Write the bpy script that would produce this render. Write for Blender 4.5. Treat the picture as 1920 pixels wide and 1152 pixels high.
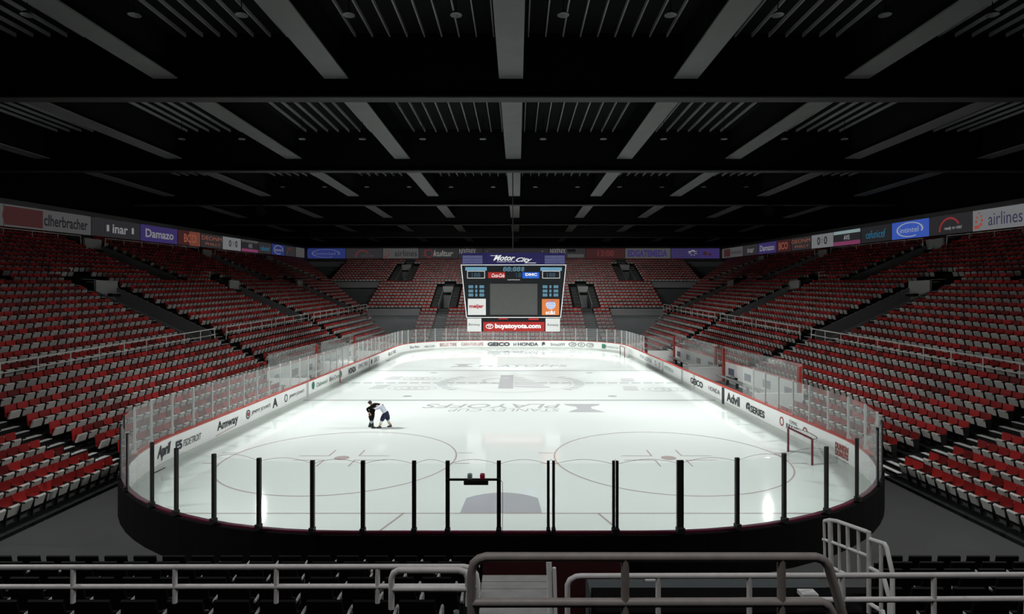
import bpy, math, random
from mathutils import Vector, Matrix
random.seed(7)
FT = 0.3048                      # the hall is laid out in feet, built in metres
scene = bpy.context.scene
for o in list(bpy.data.objects): bpy.data.objects.remove(o)
COL = scene.collection

# ------------------------------------------------------------------ camera
CX, CZ, FPX = 1.6, 21.0, 1106.0   # camera x, eye height (ft), focal length (px of 1920)
cam_d = bpy.data.cameras.new('camera'); cam = bpy.data.objects.new('camera', cam_d)
COL.objects.link(cam); scene.camera = cam
cam.location = (CX*FT, 0, CZ*FT); cam.rotation_euler = (math.pi/2, 0, 0)
cam_d.sensor_width = 36; cam_d.lens = FPX/1920*36
cam_d.shift_x = -10/1920; cam_d.shift_y = -16/1920
cam_d.clip_start = 0.1; cam_d.clip_end = 500
# ------------------------------------------------------------------ world, exposure
w = bpy.data.worlds.new('world'); scene.world = w; w.use_nodes = True
w.node_tree.nodes['Background'].inputs[0].default_value = (0.8, 0.9, 1, 1)
w.node_tree.nodes['Background'].inputs[1].default_value = 0.0
vs = scene.view_settings
vs.view_transform = 'Standard'; vs.look = 'None'; vs.gamma = 1; vs.exposure = 0.0; vs.use_curve_mapping = False
# ------------------------------------------------------------------ lamps: inferred side floods, added battens and fills
HX = 0.6                         # centre line of the hall
def area(name, x, y, z, sx, sy, power, rot=(0, 0, 0), spread=120, col=(1, 1, 1)):
    l = bpy.data.lights.new(name, 'AREA'); l.shape = 'RECTANGLE'; l.size = sx*FT; l.size_y = sy*FT
    l.energy = power; l.spread = math.radians(spread); l.color = col
    o = bpy.data.objects.new(name, l); COL.objects.link(o)
    o.location = (x*FT, y*FT, z*FT); o.rotation_euler = rot
    return o
RIG = [(43.5, 2200), (97.5, 4200), (151.5, 5700), (205.5, 5000)]   # added lamps, hidden behind the girders to light the ice
for gy, pw in RIG:
    for sg in (-1, 1): area('added_batten_light', HX+sg*61, gy, 55.0, 26, 1.6, pw/2, (math.radians(10), sg*math.radians(42), 0), 78, (0.97, 1.0, 0.985))
for sg in (-1, 1): area('added_batten_light', HX+sg*36, 259.5, 55.0, 26, 1.6, 750, (math.radians(50), 0, 0), 140, (0.97, 1.0, 0.985))  # added pair tilted away to brighten the far stand and corner walls
area('camera_fill_light', HX, 4, 50.0, 60, 3, 430, (math.radians(28), 0, 0), 150)  # added unseen fill above the camera, lifts the foreground rails and seats
FLOODS = [(-86.0, 202.0), (87.5, 202.0)]
for fx, fy in FLOODS:            # side floodlights, aimed at the ice; these give the two glints on the near ice
    d = (Vector((HX, 120, 0)) - Vector((fx, fy, 51))).normalized()
    area('floodlight_light', fx, fy, 51, 1.6, 1.6, 110, d.to_track_quat('-Z', 'Y').to_euler(), 80)
area('ice_glint_light', -11.0, 263.0, 6.6, 7, 2.6, 60, (math.radians(-78), 0, 0), 150)  # added lamp hidden behind the scoreboard, makes the bright patch on the far ice

# ------------------------------------------------------------------ materials
MATS = {}
def mat(name, col, rough=0.6, spec=0.3, metal=0.0, emit=0.0, noise=0.0, nscale=3.0, ecol=None):
    if name in MATS: return MATS[name]
    m = bpy.data.materials.new(name); m.use_nodes = True; MATS[name] = m
    nt = m.node_tree; b = nt.nodes['Principled BSDF']
    b.inputs['Base Color'].default_value = (*col, 1)
    b.inputs['Roughness'].default_value = rough; b.inputs['Metallic'].default_value = metal
    b.inputs['Specular IOR Level'].default_value = spec
    if emit:
        b.inputs['Emission Color'].default_value = (*(ecol or col), 1); b.inputs['Emission Strength'].default_value = emit
    if noise:
        tc = nt.nodes.new('ShaderNodeTexCoord'); n = nt.nodes.new('ShaderNodeTexNoise'); n.inputs['Scale'].default_value = nscale
        n.inputs['Detail'].default_value = 5
        mr = nt.nodes.new('ShaderNodeMapRange'); mr.inputs['To Min'].default_value = 1-noise; mr.inputs['To Max'].default_value = 1+noise
        mx = nt.nodes.new('ShaderNodeMix'); mx.data_type = 'RGBA'; mx.blend_type = 'MULTIPLY'; mx.inputs['Factor'].default_value = 1
        mx.inputs[6].default_value = (*col, 1)
        nt.links.new(tc.outputs['Object'], n.inputs['Vector']); nt.links.new(n.outputs['Fac'], mr.inputs['Value'])
        nt.links.new(mr.outputs[0], mx.inputs[7]); nt.links.new(mx.outputs[2], b.inputs['Base Color'])
    return m
def tinted(name, col, rough, lo, hi, attr=None):
    """colour that varies from seat to seat"""
    m = mat(name, col, rough, 0.3); nt = m.node_tree; b = nt.nodes['Principled BSDF']
    if attr:
        s = nt.nodes.new('ShaderNodeAttribute'); s.attribute_name = attr; out = s.outputs['Fac']
    else:
        s = nt.nodes.new('ShaderNodeObjectInfo'); out = s.outputs['Random']
    mr = nt.nodes.new('ShaderNodeMapRange'); mr.inputs['To Min'].default_value = lo; mr.inputs['To Max'].default_value = hi
    mx = nt.nodes.new('ShaderNodeMix'); mx.data_type = 'RGBA'; mx.blend_type = 'MULTIPLY'; mx.inputs['Factor'].default_value = 1
    mx.inputs[6].default_value = (*col, 1)
    nt.links.new(out, mr.inputs['Value']); nt.links.new(mr.outputs[0], mx.inputs[7]); nt.links.new(mx.outputs[2], b.inputs['Base Color'])
    return m
RED = (0.30, 0.014, 0.013); PALE = (0.60, 0.58, 0.545)
M_red = tinted('seat_red', RED, 0.45, 0.45, 1.7); M_red2 = tinted('seat_red_far', RED, 0.45, 0.45, 1.7, 'tint')
M_pale = tinted('seat_pale', PALE, 0.6, 0.8, 1.15); M_pale2 = tinted('seat_pale_far', PALE, 0.6, 0.8, 1.15, 'tint')
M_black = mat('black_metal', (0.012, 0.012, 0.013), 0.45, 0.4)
M_matte = mat('matte_black', (0.004, 0.004, 0.004), 0.95, 0.05)
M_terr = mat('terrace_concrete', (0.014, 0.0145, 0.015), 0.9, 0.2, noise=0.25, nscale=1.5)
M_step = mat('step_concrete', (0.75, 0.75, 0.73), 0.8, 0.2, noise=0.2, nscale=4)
M_conc = mat('floor_concrete', (0.045, 0.045, 0.045), 0.85, 0.2, noise=0.15, nscale=0.8)
M_wall = mat('dark_wall', (0.13, 0.14, 0.138), 0.9, 0.2, noise=0.08, nscale=0.3)
M_vomw = mat('portal_wall', (0.22, 0.22, 0.22), 0.9, 0.1)
M_vomh = mat('portal_header', (0.36, 0.36, 0.35), 0.8, 0.1)
M_parap = mat('parapet_grey', (0.30, 0.30, 0.30), 0.8, 0.1, noise=0.05)
M_white = mat('board_white', (0.90, 0.91, 0.895), 0.45, 0.4)
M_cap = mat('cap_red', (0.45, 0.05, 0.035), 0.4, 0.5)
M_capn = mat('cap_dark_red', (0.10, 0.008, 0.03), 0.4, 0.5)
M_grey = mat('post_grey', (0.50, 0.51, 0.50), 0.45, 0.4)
M_rail = mat('rail_white', (0.75, 0.74, 0.70), 0.5, 0.4, noise=0.1, nscale=8)
M_pipe = mat('pipe_paint', (0.72, 0.69, 0.68), 0.45, 0.5, noise=0.2, nscale=10)
M_pipe_b = mat('pipe_brown', (0.34, 0.30, 0.28), 0.45, 0.5, noise=0.25, nscale=10)
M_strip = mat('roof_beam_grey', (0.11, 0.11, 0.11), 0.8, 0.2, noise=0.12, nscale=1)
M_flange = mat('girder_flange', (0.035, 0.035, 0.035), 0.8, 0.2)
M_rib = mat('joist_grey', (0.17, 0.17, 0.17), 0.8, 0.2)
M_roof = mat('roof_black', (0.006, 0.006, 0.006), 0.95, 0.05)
M_ink = mat('ink_dark', (0.05, 0.055, 0.06), 0.6, 0.2)
M_inkr = mat('ink_red', (0.35, 0.06, 0.05), 0.6, 0.2)
M_inkg = mat('ink_green', (0.05, 0.22, 0.13), 0.6, 0.2)

def ice_mat(name, col, rough=0.06):
    m = mat(name, col, rough, 0.13); nt = m.node_tree; b = nt.nodes['Principled BSDF']
    tc = nt.nodes.new('ShaderNodeTexCoord'); n = nt.nodes.new('ShaderNodeTexNoise')
    n.inputs['Scale'].default_value = 0.6; n.inputs['Detail'].default_value = 8; n.inputs['Roughness'].default_value = 0.7
    mr = nt.nodes.new('ShaderNodeMapRange'); mr.inputs['To Min'].default_value = rough*0.6; mr.inputs['To Max'].default_value = rough*1.6
    nt.links.new(tc.outputs['Object'], n.inputs['Vector']); nt.links.new(n.outputs['Fac'], mr.inputs['Value'])
    nt.links.new(mr.outputs[0], b.inputs['Roughness'])
    n2 = nt.nodes.new('ShaderNodeTexNoise'); n2.inputs['Scale'].default_value = 60; n2.inputs['Detail'].default_value = 3
    mr2 = nt.nodes.new('ShaderNodeMapRange'); mr2.inputs['To Min'].default_value = 0.95; mr2.inputs['To Max'].default_value = 1.05
    mx = nt.nodes.new('ShaderNodeMix'); mx.data_type = 'RGBA'; mx.blend_type = 'MULTIPLY'; mx.inputs['Factor'].default_value = 1
    mx.inputs[6].default_value = (*col, 1)
    nt.links.new(tc.outputs['Object'], n2.inputs['Vector']); nt.links.new(n2.outputs['Fac'], mr2.inputs['Value'])
    nt.links.new(mr2.outputs[0], mx.inputs[7]); nt.links.new(mx.outputs[2], b.inputs['Base Color'])
    return m
M_ice = ice_mat('ice', (0.80, 0.845, 0.82))
M_iline = ice_mat('ice_line_red', (0.50, 0.42, 0.41))
M_iblue = ice_mat('ice_line_blue', (0.42, 0.45, 0.46))
M_ilogo = ice_mat('ice_logo_grey', (0.50, 0.51, 0.52))
M_ipale = ice_mat('ice_logo_pale', (0.62, 0.64, 0.65))
M_icrease = ice_mat('ice_crease', (0.46, 0.46, 0.49))

def glass_mat(name, fog, tint=(1, 1, 1)):
    m = bpy.data.materials.new(name); m.use_nodes = True; nt = m.node_tree; nt.nodes.clear()
    out = nt.nodes.new('ShaderNodeOutputMaterial'); t = nt.nodes.new('ShaderNodeBsdfTransparent')
    t.inputs[0].default_value = (*tint, 1)
    d = nt.nodes.new('ShaderNodeBsdfDiffuse'); d.inputs[0].default_value = (0.8, 0.82, 0.82, 1)
    tr = nt.nodes.new('ShaderNodeBsdfTranslucent'); tr.inputs[0].default_value = (0.8, 0.82, 0.82, 1)
    a = nt.nodes.new('ShaderNodeMixShader'); a.inputs[0].default_value = 0.5
    g = nt.nodes.new('ShaderNodeBsdfGlossy'); g.inputs['Roughness'].default_value = 0.03; g.inputs[0].default_value = (1, 1, 1, 1)
    lw = nt.nodes.new('ShaderNodeLayerWeight'); lw.inputs['Blend'].default_value = 0.5
    pw_ = nt.nodes.new('ShaderNodeMath'); pw_.operation = 'POWER'; pw_.inputs[1].default_value = 5
    nt.links.new(lw.outputs['Facing'], pw_.inputs[0])
    f = nt.nodes.new('ShaderNodeMath'); f.operation = 'MULTIPLY_ADD'; f.inputs[1].default_value = 0.25; f.inputs[2].default_value = 0.01
    nt.links.new(pw_.outputs[0], f.inputs[0])
    m1 = nt.nodes.new('ShaderNodeMixShader'); m1.inputs[0].default_value = fog
    m2 = nt.nodes.new('ShaderNodeMixShader')
    nt.links.new(d.outputs[0], a.inputs[1]); nt.links.new(tr.outputs[0], a.inputs[2])
    nt.links.new(t.outputs[0], m1.inputs[1]); nt.links.new(a.outputs[0], m1.inputs[2])
    nt.links.new(f.outputs[0], m2.inputs[0]); nt.links.new(m1.outputs[0], m2.inputs[1]); nt.links.new(g.outputs[0], m2.inputs[2])
    nt.links.new(m2.outputs[0], out.inputs[0]); MATS[name] = m
    return m
M_glass = glass_mat('rink_glass', 0.11, (0.94, 0.96, 0.95))
M_glassn = glass_mat('rink_glass_clear', 0.012, (0.97, 0.985, 0.98))

# ------------------------------------------------------------------ mesh builder (feet in, metres out)
class MB:
    def __init__(s): s.v = []; s.f = []; s.m = []; s.mats = []; s.t = []
    def mi(s, m):
        if m not in s.mats: s.mats.append(m)
        return s.mats.index(m)
    def poly(s, pts, m, tint=0.5):
        b = len(s.v); s.v += [tuple(p) for p in pts]; s.f.append(tuple(range(b, b+len(pts)))); s.m.append(s.mi(m)); s.t.append(tint)
    def hexa(s, p, m, tint=0.5):       # 8 corners: bottom ccw 0-3, top ccw 4-7
        b = len(s.v); s.v += [tuple(q) for q in p]; k = s.mi(m)
        for f in ((3, 2, 1, 0), (4, 5, 6, 7), (0, 1, 5, 4), (1, 2, 6, 5), (2, 3, 7, 6), (3, 0, 4, 7)):
            s.f.append(tuple(b+i for i in f)); s.m.append(k); s.t.append(tint)
    def box(s, x0, x1, y0, y1, z0, z1, m, tint=0.5):
        s.hexa([(x0, y0, z0), (x1, y0, z0), (x1, y1, z0), (x0, y1, z0), (x0, y0, z1), (x1, y0, z1), (x1, y1, z1), (x0, y1, z1)], m, tint)
    def tube(s, pts, r, m, n=8, closed=False):
        pts = [Vector(p) for p in pts]; k = s.mi(m); rings = []; u = None; L = len(pts)
        for i, p in enumerate(pts):
            a = pts[i-1] if (i > 0 or closed) else p; c = pts[(i+1) % L] if (i < L-1 or closed) else p
            d1 = (p-a).normalized(); d2 = (c-p).normalized(); t = (d1+d2).normalized() if (d1+d2).length > 1e-6 else (c-a).normalized()
            if u is None: u = t.cross(Vector((0, 0, 1)) if abs(t.z) < 0.9 else Vector((1, 0, 0))).normalized()
            else: u = (u-t*u.dot(t)).normalized()
            w2 = t.cross(u).normalized(); rr = r[i] if isinstance(r, (list, tuple)) else r
            cosh = max(0.5, t.dot(d2) if d2.length > 0 else 1.0)
            b = len(s.v); bend = (d2-d1); bend = bend.normalized() if bend.length > 1e-4 and d1.length > 0 and d2.length > 0 else None
            for j in range(n):
                an = 2*math.pi*j/n; o_ = (u*math.cos(an)+w2*math.sin(an))*rr
                if bend is not None: o_ = o_+bend*o_.dot(bend)*(1/cosh-1)
                s.v.append(tuple(p+o_))
            rings.append(b)
        segs = len(rings) if closed else len(rings)-1
        for i in range(segs):
            a, c = rings[i], rings[(i+1) % len(rings)]
            for j in range(n):
                s.f.append((a+j, a+(j+1) % n, c+(j+1) % n, c+j)); s.m.append(k); s.t.append(0.5)
        if not closed:
            for rg, rev in ((rings[0], True), (rings[-1], False)):
                b = len(s.v); s.v += s.v[rg:rg+n]; f = tuple(b+j for j in range(n))
                s.f.append(f[::-1] if rev else f); s.m.append(k); s.t.append(.5)
    def lathe(s, c, prof, m, n=16):
        k = s.mi(m); rings = []
        for r, z in prof:
            b = len(s.v)
            for j in range(n): s.v.append((c[0]+r*math.cos(2*math.pi*j/n), c[1]+r*math.sin(2*math.pi*j/n), c[2]+z))
            rings.append(b)
        for a, d in zip(rings, rings[1:]):
            for j in range(n): s.f.append((a+j, a+(j+1) % n, d+(j+1) % n, d+j)); s.m.append(k); s.t.append(.5)
    def ring(s, cx, cy, z, r0, r1, m, a0=0, a1=2*math.pi, n=64):
        for i in range(n):
            a = a0+(a1-a0)*i/n; b = a0+(a1-a0)*(i+1)/n
            s.poly([(cx+r0*math.cos(a), cy+r0*math.sin(a), z), (cx+r1*math.cos(a), cy+r1*math.sin(a), z),
                    (cx+r1*math.cos(b), cy+r1*math.sin(b), z), (cx+r0*math.cos(b), cy+r0*math.sin(b), z)], m)
    def mesh(s, name, smooth=False, tint=False, org=(0, 0, 0)):
        me = bpy.data.meshes.new(name)
        me.from_pydata([((a-org[0])*FT, (b-org[1])*FT, (c-org[2])*FT) for a, b, c in s.v], [], s.f)
        for m in s.mats: me.materials.append(m)
        me.polygons.foreach_set('material_index', s.m)
        if smooth: me.polygons.foreach_set('use_smooth', [True]*len(s.f))
        if tint:
            at = me.attributes.new('tint', 'FLOAT', 'FACE'); at.data.foreach_set('value', s.t)
        me.update(); return me
    def build(s, name, parent=None, smooth=False, tint=False, org=None):
        """org: origin in feet (world); with a parent the part is placed relative to it"""
        po = tuple(parent['_o']) if parent is not None and '_o' in parent else (0, 0, 0)
        if org is None: org = po if parent is not None else (0, 0, 0)
        me = s.mesh(name, smooth, tint, org)
        o = bpy.data.objects.new(name, me); COL.objects.link(o)
        if parent is not None: o.parent = parent
        o.location = tuple((a-b)*FT for a, b in zip(org, po))
        o['_o'] = list(org)
        return o
def tag(o, label=None, cat=None, group=None, kind=None):
    if label: o['label'] = label
    if cat: o['category'] = cat
    if group: o['group'] = group
    if kind: o['kind'] = kind
    return o
def thing(name, org, label, cat, group=None, kind=None):
    o = bpy.data.objects.new(name, None); COL.objects.link(o); o.location = tuple(a*FT for a in org); o['_o'] = list(org)
    o.empty_display_size = 0.2
    return tag(o, label, cat, group, kind)
def W(px, py, d):                 # a point of the photograph at depth d (ft), as a world point (ft)
    return (CX+(px-970)*d/FPX, d, CZ-(py-560)*d/FPX)
def text(body, origin, right, up, width, height, m, name='lettering', parent=None, depth=0.0, shear=0.0, bold=0.0, spacing=1.0):
    """lettering filling width x height (ft) from origin (lower left corner, ft) along right/up"""
    c = bpy.data.curves.new('t', 'FONT'); c.body = body; c.size = 1; c.shear = shear; c.offset = bold; c.space_character = spacing
    c.resolution_u = 3
    t = bpy.data.objects.new('t', c); COL.objects.link(t)
    bpy.context.view_layer.update()
    dg = bpy.context.evaluated_depsgraph_get()
    me = bpy.data.meshes.new_from_object(t.evaluated_get(dg)); bpy.data.objects.remove(t); bpy.data.curves.remove(c)
    xs = [v.co.x for v in me.vertices]; ys = [v.co.y for v in me.vertices]
    x0, x1, y0, y1 = min(xs), max(xs), min(ys), max(ys)
    R = Vector(right).normalized(); U = Vector(up).normalized(); O = Vector(origin)
    po = Vector(parent['_o']) if parent is not None and '_o' in parent else Vector((0, 0, 0))
    for v in me.vertices:
        p = O+R*((v.co.x-x0)/(x1-x0)*width)+U*((v.co.y-y0)/(y1-y0)*height)
        v.co = (p-po)*FT
    me.materials.clear(); me.materials.append(m)
    o = bpy.data.objects.new(name, me); COL.objects.link(o)
    if parent is not None: o.parent = parent
    o['_o'] = list(po)
    return o
ONES = ['zeroth', 'first', 'second', 'third', 'fourth', 'fifth', 'sixth', 'seventh', 'eighth', 'ninth', 'tenth', 'eleventh', 'twelfth',
        'thirteenth', 'fourteenth', 'fifteenth', 'sixteenth', 'seventeenth', 'eighteenth', 'nineteenth']
TENS = {2: 'twent', 3: 'thirt', 4: 'fort', 5: 'fift', 6: 'sixt', 7: 'sevent', 8: 'eight', 9: 'ninet'}
def nth(n):
    if n < 20: return ONES[n]
    return TENS[n//10]+('ieth' if n % 10 == 0 else 'y-'+ONES[n % 10])

# ================================================================== floor and hall walls
fl = MB(); fl.box(-135, 136, -10, 372, -1.0, -0.05, M_conc); tag(fl.build('floor'), kind='structure')
WALLX = 131.0; WALLY = 369.5
b = MB(); b.box(HX-WALLX-1, HX-WALLX, -10, 372, -1, 64, M_matte); tag(b.build('wall_left'), kind='structure')
b = MB(); b.box(HX+WALLX, HX+WALLX+1, -10, 372, -1, 64, M_matte); tag(b.build('wall_right'), kind='structure')
b = MB(); b.box(HX-WALLX, HX+WALLX, WALLY, WALLY+1, -1, 64, M_wall); tag(b.build('wall_far'), kind='structure')
b = MB(); b.box(HX-WALLX, HX+WALLX, -12, -10, -1, 64, M_matte); tag(b.build('wall_near'), kind='structure')

# ================================================================== roof
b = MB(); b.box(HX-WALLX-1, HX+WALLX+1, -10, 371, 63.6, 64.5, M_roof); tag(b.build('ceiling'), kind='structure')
GIRD = [41, 95, 149, 203, 257, 311, 365]
where = ['nearest the camera, overhead', 'first band across the upper photo', 'second band across the photo', 'third band across the photo',
         'fourth band across the photo', 'fifth band across the photo', 'last, right above the far wall']
for gy, wh in zip(GIRD, where):
    t = thing('roof_girder', (HX, gy, 53), 'deep black roof girder spanning the hall, '+wh, 'roof beam', 'girders across the roof')
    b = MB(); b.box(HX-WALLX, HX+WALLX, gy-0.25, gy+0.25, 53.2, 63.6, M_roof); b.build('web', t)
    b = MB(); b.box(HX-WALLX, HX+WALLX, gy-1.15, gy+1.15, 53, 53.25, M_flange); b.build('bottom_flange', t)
beam_cols = [0, -27.8, 27.8, -55, 55, -85, 85, -118, 118]
colname = {0: 'centre line', -27.8: 'first line left of centre', 27.8: 'first line right of centre', -55: 'second line left of centre', 55: 'second line right of centre',
           -85: 'third line left of centre', 85: 'third line right of centre', -118: 'outermost line at left', 118: 'outermost line at right'}
bays = [(0, 40, 'bay over the camera'), (42.3, 93.8, 'nearest bay in view'), (96.2, 147.8, 'second bay'), (150.2, 201.8, 'third bay'), (204.2, 255.8, 'fourth bay'),
        (258.2, 309.8, 'fifth bay'), (312.2, 363.8, 'farthest bay')]
for L in (40, 51.6):
    b = MB(); b.box(-1.9, 1.9, 0, L, 56, 56.25, M_strip); f_me = b.mesh('flange_%d' % L)
    b = MB(); b.box(-0.3, 0.3, 0, L, 56.25, 63.6, M_roof); w_me = b.mesh('web_%d' % L)
    for (y0, y1, bn) in bays:
        if abs((y1-y0)-L) > 1.5: continue
        if L == 40: continue
        for cx in beam_cols:
            t = thing('roof_beam', (HX+cx, y0, 0), 'grey roof beam running away from camera, '+colname[cx]+', '+bn, 'roof beam', 'roof beams between girders')
            for nm, me in (('bottom_flange', f_me), ('web', w_me)):
                o = bpy.data.objects.new(nm, me); COL.objects.link(o); o.parent = t
b = MB(); b.box(-0.10, 0.10, 42, 365, 63.0, 63.6, M_rib); rib_me = b.mesh('roof_joist')
ribs = []
edges = [-118, -85, -55, -27.8, 0, 27.8, 55, 85, 118]
for a, c in zip(edges, edges[1:]):
    n = 9 if (c-a) < 29 else 10
    for i in range(1, n+1): ribs.append(a+(c-a)*i/(n+1))
for i, rx in enumerate(ribs):
    o = bpy.data.objects.new('roof_joist', rib_me); COL.objects.link(o); o.location = ((HX+rx)*FT, 0, 0)
    tag(o, 'thin pale joist under the black roof deck, running away from camera', 'roof joist', 'thin joists under the roof deck')
# unlit bell lamps
b = MB(); b.lathe((0, 0, 0), [(0.02, 0.55), (0.35, 0.5), (0.75, 0.15), (0.8, 0.0), (0.74, 0.0), (0.6, 0.15), (0.02, 0.3)], M_strip, 14)
shade_me = b.mesh('shade', True)
b = MB(); b.tube([(0, 0, 0.5), (0, 0, 5.6)], 0.06, M_roof, 6); rod_me = b.mesh('rod')
for rown, (ly, xs) in enumerate([(77, 63), (137, 91), (196, 91)]):
    x = -xs; k = 0
    while x <= xs+0.1:
        k += 1
        t = thing('ceiling_lamp', (HX+x, ly, 58), 'unlit grey bell lamp under the roof, %s row away, %s from left' % (nth(rown+1), nth(k)), 'lamp', 'unlit bell lamps under the roof')
        for nm, me in (('shade', shade_me), ('rod', rod_me)):
            o = bpy.data.objects.new(nm, me); COL.objects.link(o); o.parent = t
        x += 14
# housings of the added battens and of the side floodlights
for gy in [q[0] for q in RIG]+[259.5]:
    for sg in (-1, 1):
        bx = 36 if gy > 250 else 61
        b = MB(); b.box(HX+sg*bx-14, HX+sg*bx+14, gy-1.1, gy+1.1, 55.3, 55.95, M_matte)
        tag(b.build('added_lamp_batten'), 'added long black lamp batten hidden behind the girder %d feet away, %s half' % (gy, 'left' if sg < 0 else 'right'), 'lamp', 'added lamp battens behind the girders')
for fx, fy in FLOODS:
    b = MB(); d = (Vector((fx, fy, 51))-Vector((HX, 120, 0))).normalized()
    b.tube([Vector((fx, fy, 51))+d*0.35, Vector((fx, fy, 51))+d*1.8], [1.9, 0.9], M_matte, 12)
    b.tube([Vector((fx, fy, 51))+d*1.6, (fx, fy+1, 57), (fx, fy+1, 63.5)], 0.12, M_matte, 6)
    tag(b.build('floodlight'), 'black floodlight hung over the %s stand' % ('left' if fx < 0 else 'right'), 'lamp')

# ================================================================== ice and its markings
NEAR, FAR, HW = 44.3, 246.6, 42.5
def rink_path(off=0.0, n=14):
    pts = []
    for (cx, cy, r, a0) in ((HW-31.5, NEAR+31.5, 31.5, -90), (HW-28, FAR-28, 28, 0), (-(HW-28), FAR-28, 28, 90), (-(HW-31.5), NEAR+31.5, 31.5, 180)):
        for i in range(n+1):
            a = math.radians(a0+90*i/n); pts.append((cx+(r+off)*math.cos(a), cy+(r+off)*math.sin(a)))
    return pts
b = MB(); b.poly([(x, y, 0) for x, y in rink_path(0.1)], M_ice); ICE = b.build('ice_sheet'); tag(ICE, 'white rounded ice sheet filling the middle of the arena', 'ice rink')
IZ = 0.02
def ipart(name, fn):
    b = MB(); fn(b); return b.build(name, ICE)
def line(b, x0, x1, y0, y1, m): b.poly([(x0, y0, IZ), (x1, y0, IZ), (x1, y1, IZ), (x0, y1, IZ)], m)
for gy, sgn in ((57.6, 1), (235.6, -1)):
    hwg = 11.0+math.sqrt(31.5**2-(NEAR+31.5-gy)**2) if sgn > 0 else 14.5+math.sqrt(784-(gy-(FAR-28))**2)
    ipart('goal_line', lambda b: line(b, -hwg, hwg, gy-0.09, gy+0.09, M_iline))
    def crease(b):
        pts = [(-4, gy+sgn*0.1), (4, gy+sgn*0.1), (3.75, gy+sgn*4.4)]
        for i in range(1, 8): 
            a = i/8; pts.append((3.75-7.5*a, gy+sgn*(4.4+1.75*math.sin(math.pi*a)**0.8)))
        pts.append((-3.75, gy+sgn*4.4))
        p3 = [(x, y, IZ) for x, y in pts]
        if sgn < 0: p3 = p3[::-1]
        b.poly(p3, M_icrease)
    ipart('goal_crease', crease)
    for sx in (-1, 1):
        def trap(b):
            x0, x1 = 9.5*sx, 13.5*sx; y0 = gy; y1 = NEAR+0.1 if sgn > 0 else FAR-0.1
            b.poly([(x0-.12, y0, IZ), (x0+.12, y0, IZ), (x1+.12, y1, IZ), (x1-.12, y1, IZ)][::(-1 if sgn > 0 else 1)], M_iline)
        ipart('trapezoid_line', trap)
for by in (121.6, 171.6): ipart('blue_line', lambda b: line(b, -HW, HW, by-0.5, by+0.5, M_iblue))
def cl(b):
    x = -HW
    while x < HW: line(b, x, min(x+2.2, HW), 146.1, 147.1, M_iblue); x += 2.9
ipart('centre_line', cl)
for cy, s in ((77.6, 1), (215.6, -1)):
    for cx in (-21.5, 21.5):
        def circ(b):
            b.ring(cx, cy, IZ, 14.9, 15.1, M_iline, n=72)
            for qx in (-1, 1):
                for qy in (-1, 1):
                    line(b, cx+qx*2.0-0.09*0, cx+qx*2.0+qx*4.0, cy+qy*0.95, cy+qy*1.12, M_iline) if qx > 0 else line(b, cx-6.0, cx-2.0, cy+qy*0.95, cy+qy*1.12, M_iline)
                    x0 = cx+qx*2.0; y0, y1 = sorted((cy+qy*1.0, cy+qy*4.0)); line(b, x0-.09, x0+.09, y0, y1, M_iline)
                    xh0, xh1 = sorted((cx+qx*15, cx+qx*17)); line(b, xh0, xh1, cy+qy*2.4, cy+qy*2.6, M_iline)
        ipart('faceoff_circle', circ); ipart('faceoff_dot', lambda b: b.ring(cx, cy, IZ, 0, 1.0, M_iline, n=20))
for dx in (-22, 22):
    for dy in (126.6, 166.6): ipart('faceoff_dot', lambda b: b.ring(dx, dy, IZ, 0, 1.0, M_ilogo, n=20))
def centre(b):
    b.ring(0, 146.6, IZ+.005, 14.8, 15.05, M_ipale, n=72)
    for i in range(9):            # wreath of letters, left and right
        for c0 in (180, 0):
            a = math.radians(c0-38+i*9.5); b.ring(0, 146.6, IZ+.008, 15.8, 18.2, M_ipale, a-0.055, a+0.055, 3)
    b.poly([(-2.9, 137.5, IZ+.008), (0.6, 137.5, IZ+.008), (0.6, 161.5, IZ+.008), (-2.9, 161.5, IZ+.008)], M_ilogo)
    for k in range(6):            # feathered wing
        y = 140+k*3.3; x1 = 9.5-k*1.1
        q = IZ+.008+.002*k; b.poly([(0.8, y, q), (x1*0.6, y-1.2, q), (x1, y-1.6+k*0.3, q), (x1-0.5, y+0.6, q), (x1*0.6, y+0.9, q), (0.8, y+2.0, q)], M_ipale)
    b.ring(-2.0, 150, IZ+0.016, 4.6, 5.4, M_ipale, math.radians(70), math.radians(260), 20)
ipart('centre_crest', centre)
def cup(b, cx, cy, s):
    pr = [(3.6, 0), (3.2, 1.5), (1.5, 3), (1.3, 5), (2.6, 7), (3.4, 8.4)]
    for (w0, h0), (w1, h1) in zip(pr, pr[1:]):
        p = [(cx-w0, cy+s*h0, IZ), (cx+w0, cy+s*h0, IZ), (cx+w1, cy+s*h1, IZ), (cx-w1, cy+s*h1, IZ)]
        b.poly(p if s > 0 else p[::-1], M_ilogo)
ipart('trophy_logo', lambda b: cup(b, 14.4, 117.3, -1)); ipart('trophy_logo', lambda b: cup(b, -15.5, 180.5, 1))
text('PLAYOFFS', (10.2, 117.3, IZ), (-1, 0, 0), (0, -1, 0), 27, 4.4, M_ilogo, parent=ICE, bold=0.01, shear=0.25)
text('STANLEY CUP', (9.6, 112.3, IZ), (-1, 0, 0), (0, -1, 0), 21, 2.8, M_ilogo, parent=ICE, shear=0.2)
text('PLAYOFFS', (-10.6, 180.8, IZ), (1, 0, 0), (0, 1, 0), 28, 5.6, M_ilogo, parent=ICE, bold=0.01, shear=0.25)
text('STANLEY CUP', (-8, 187.2, IZ), (1, 0, 0), (0, 1, 0), 20, 2.4, M_ipale, parent=ICE, shear=0.2)
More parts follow.
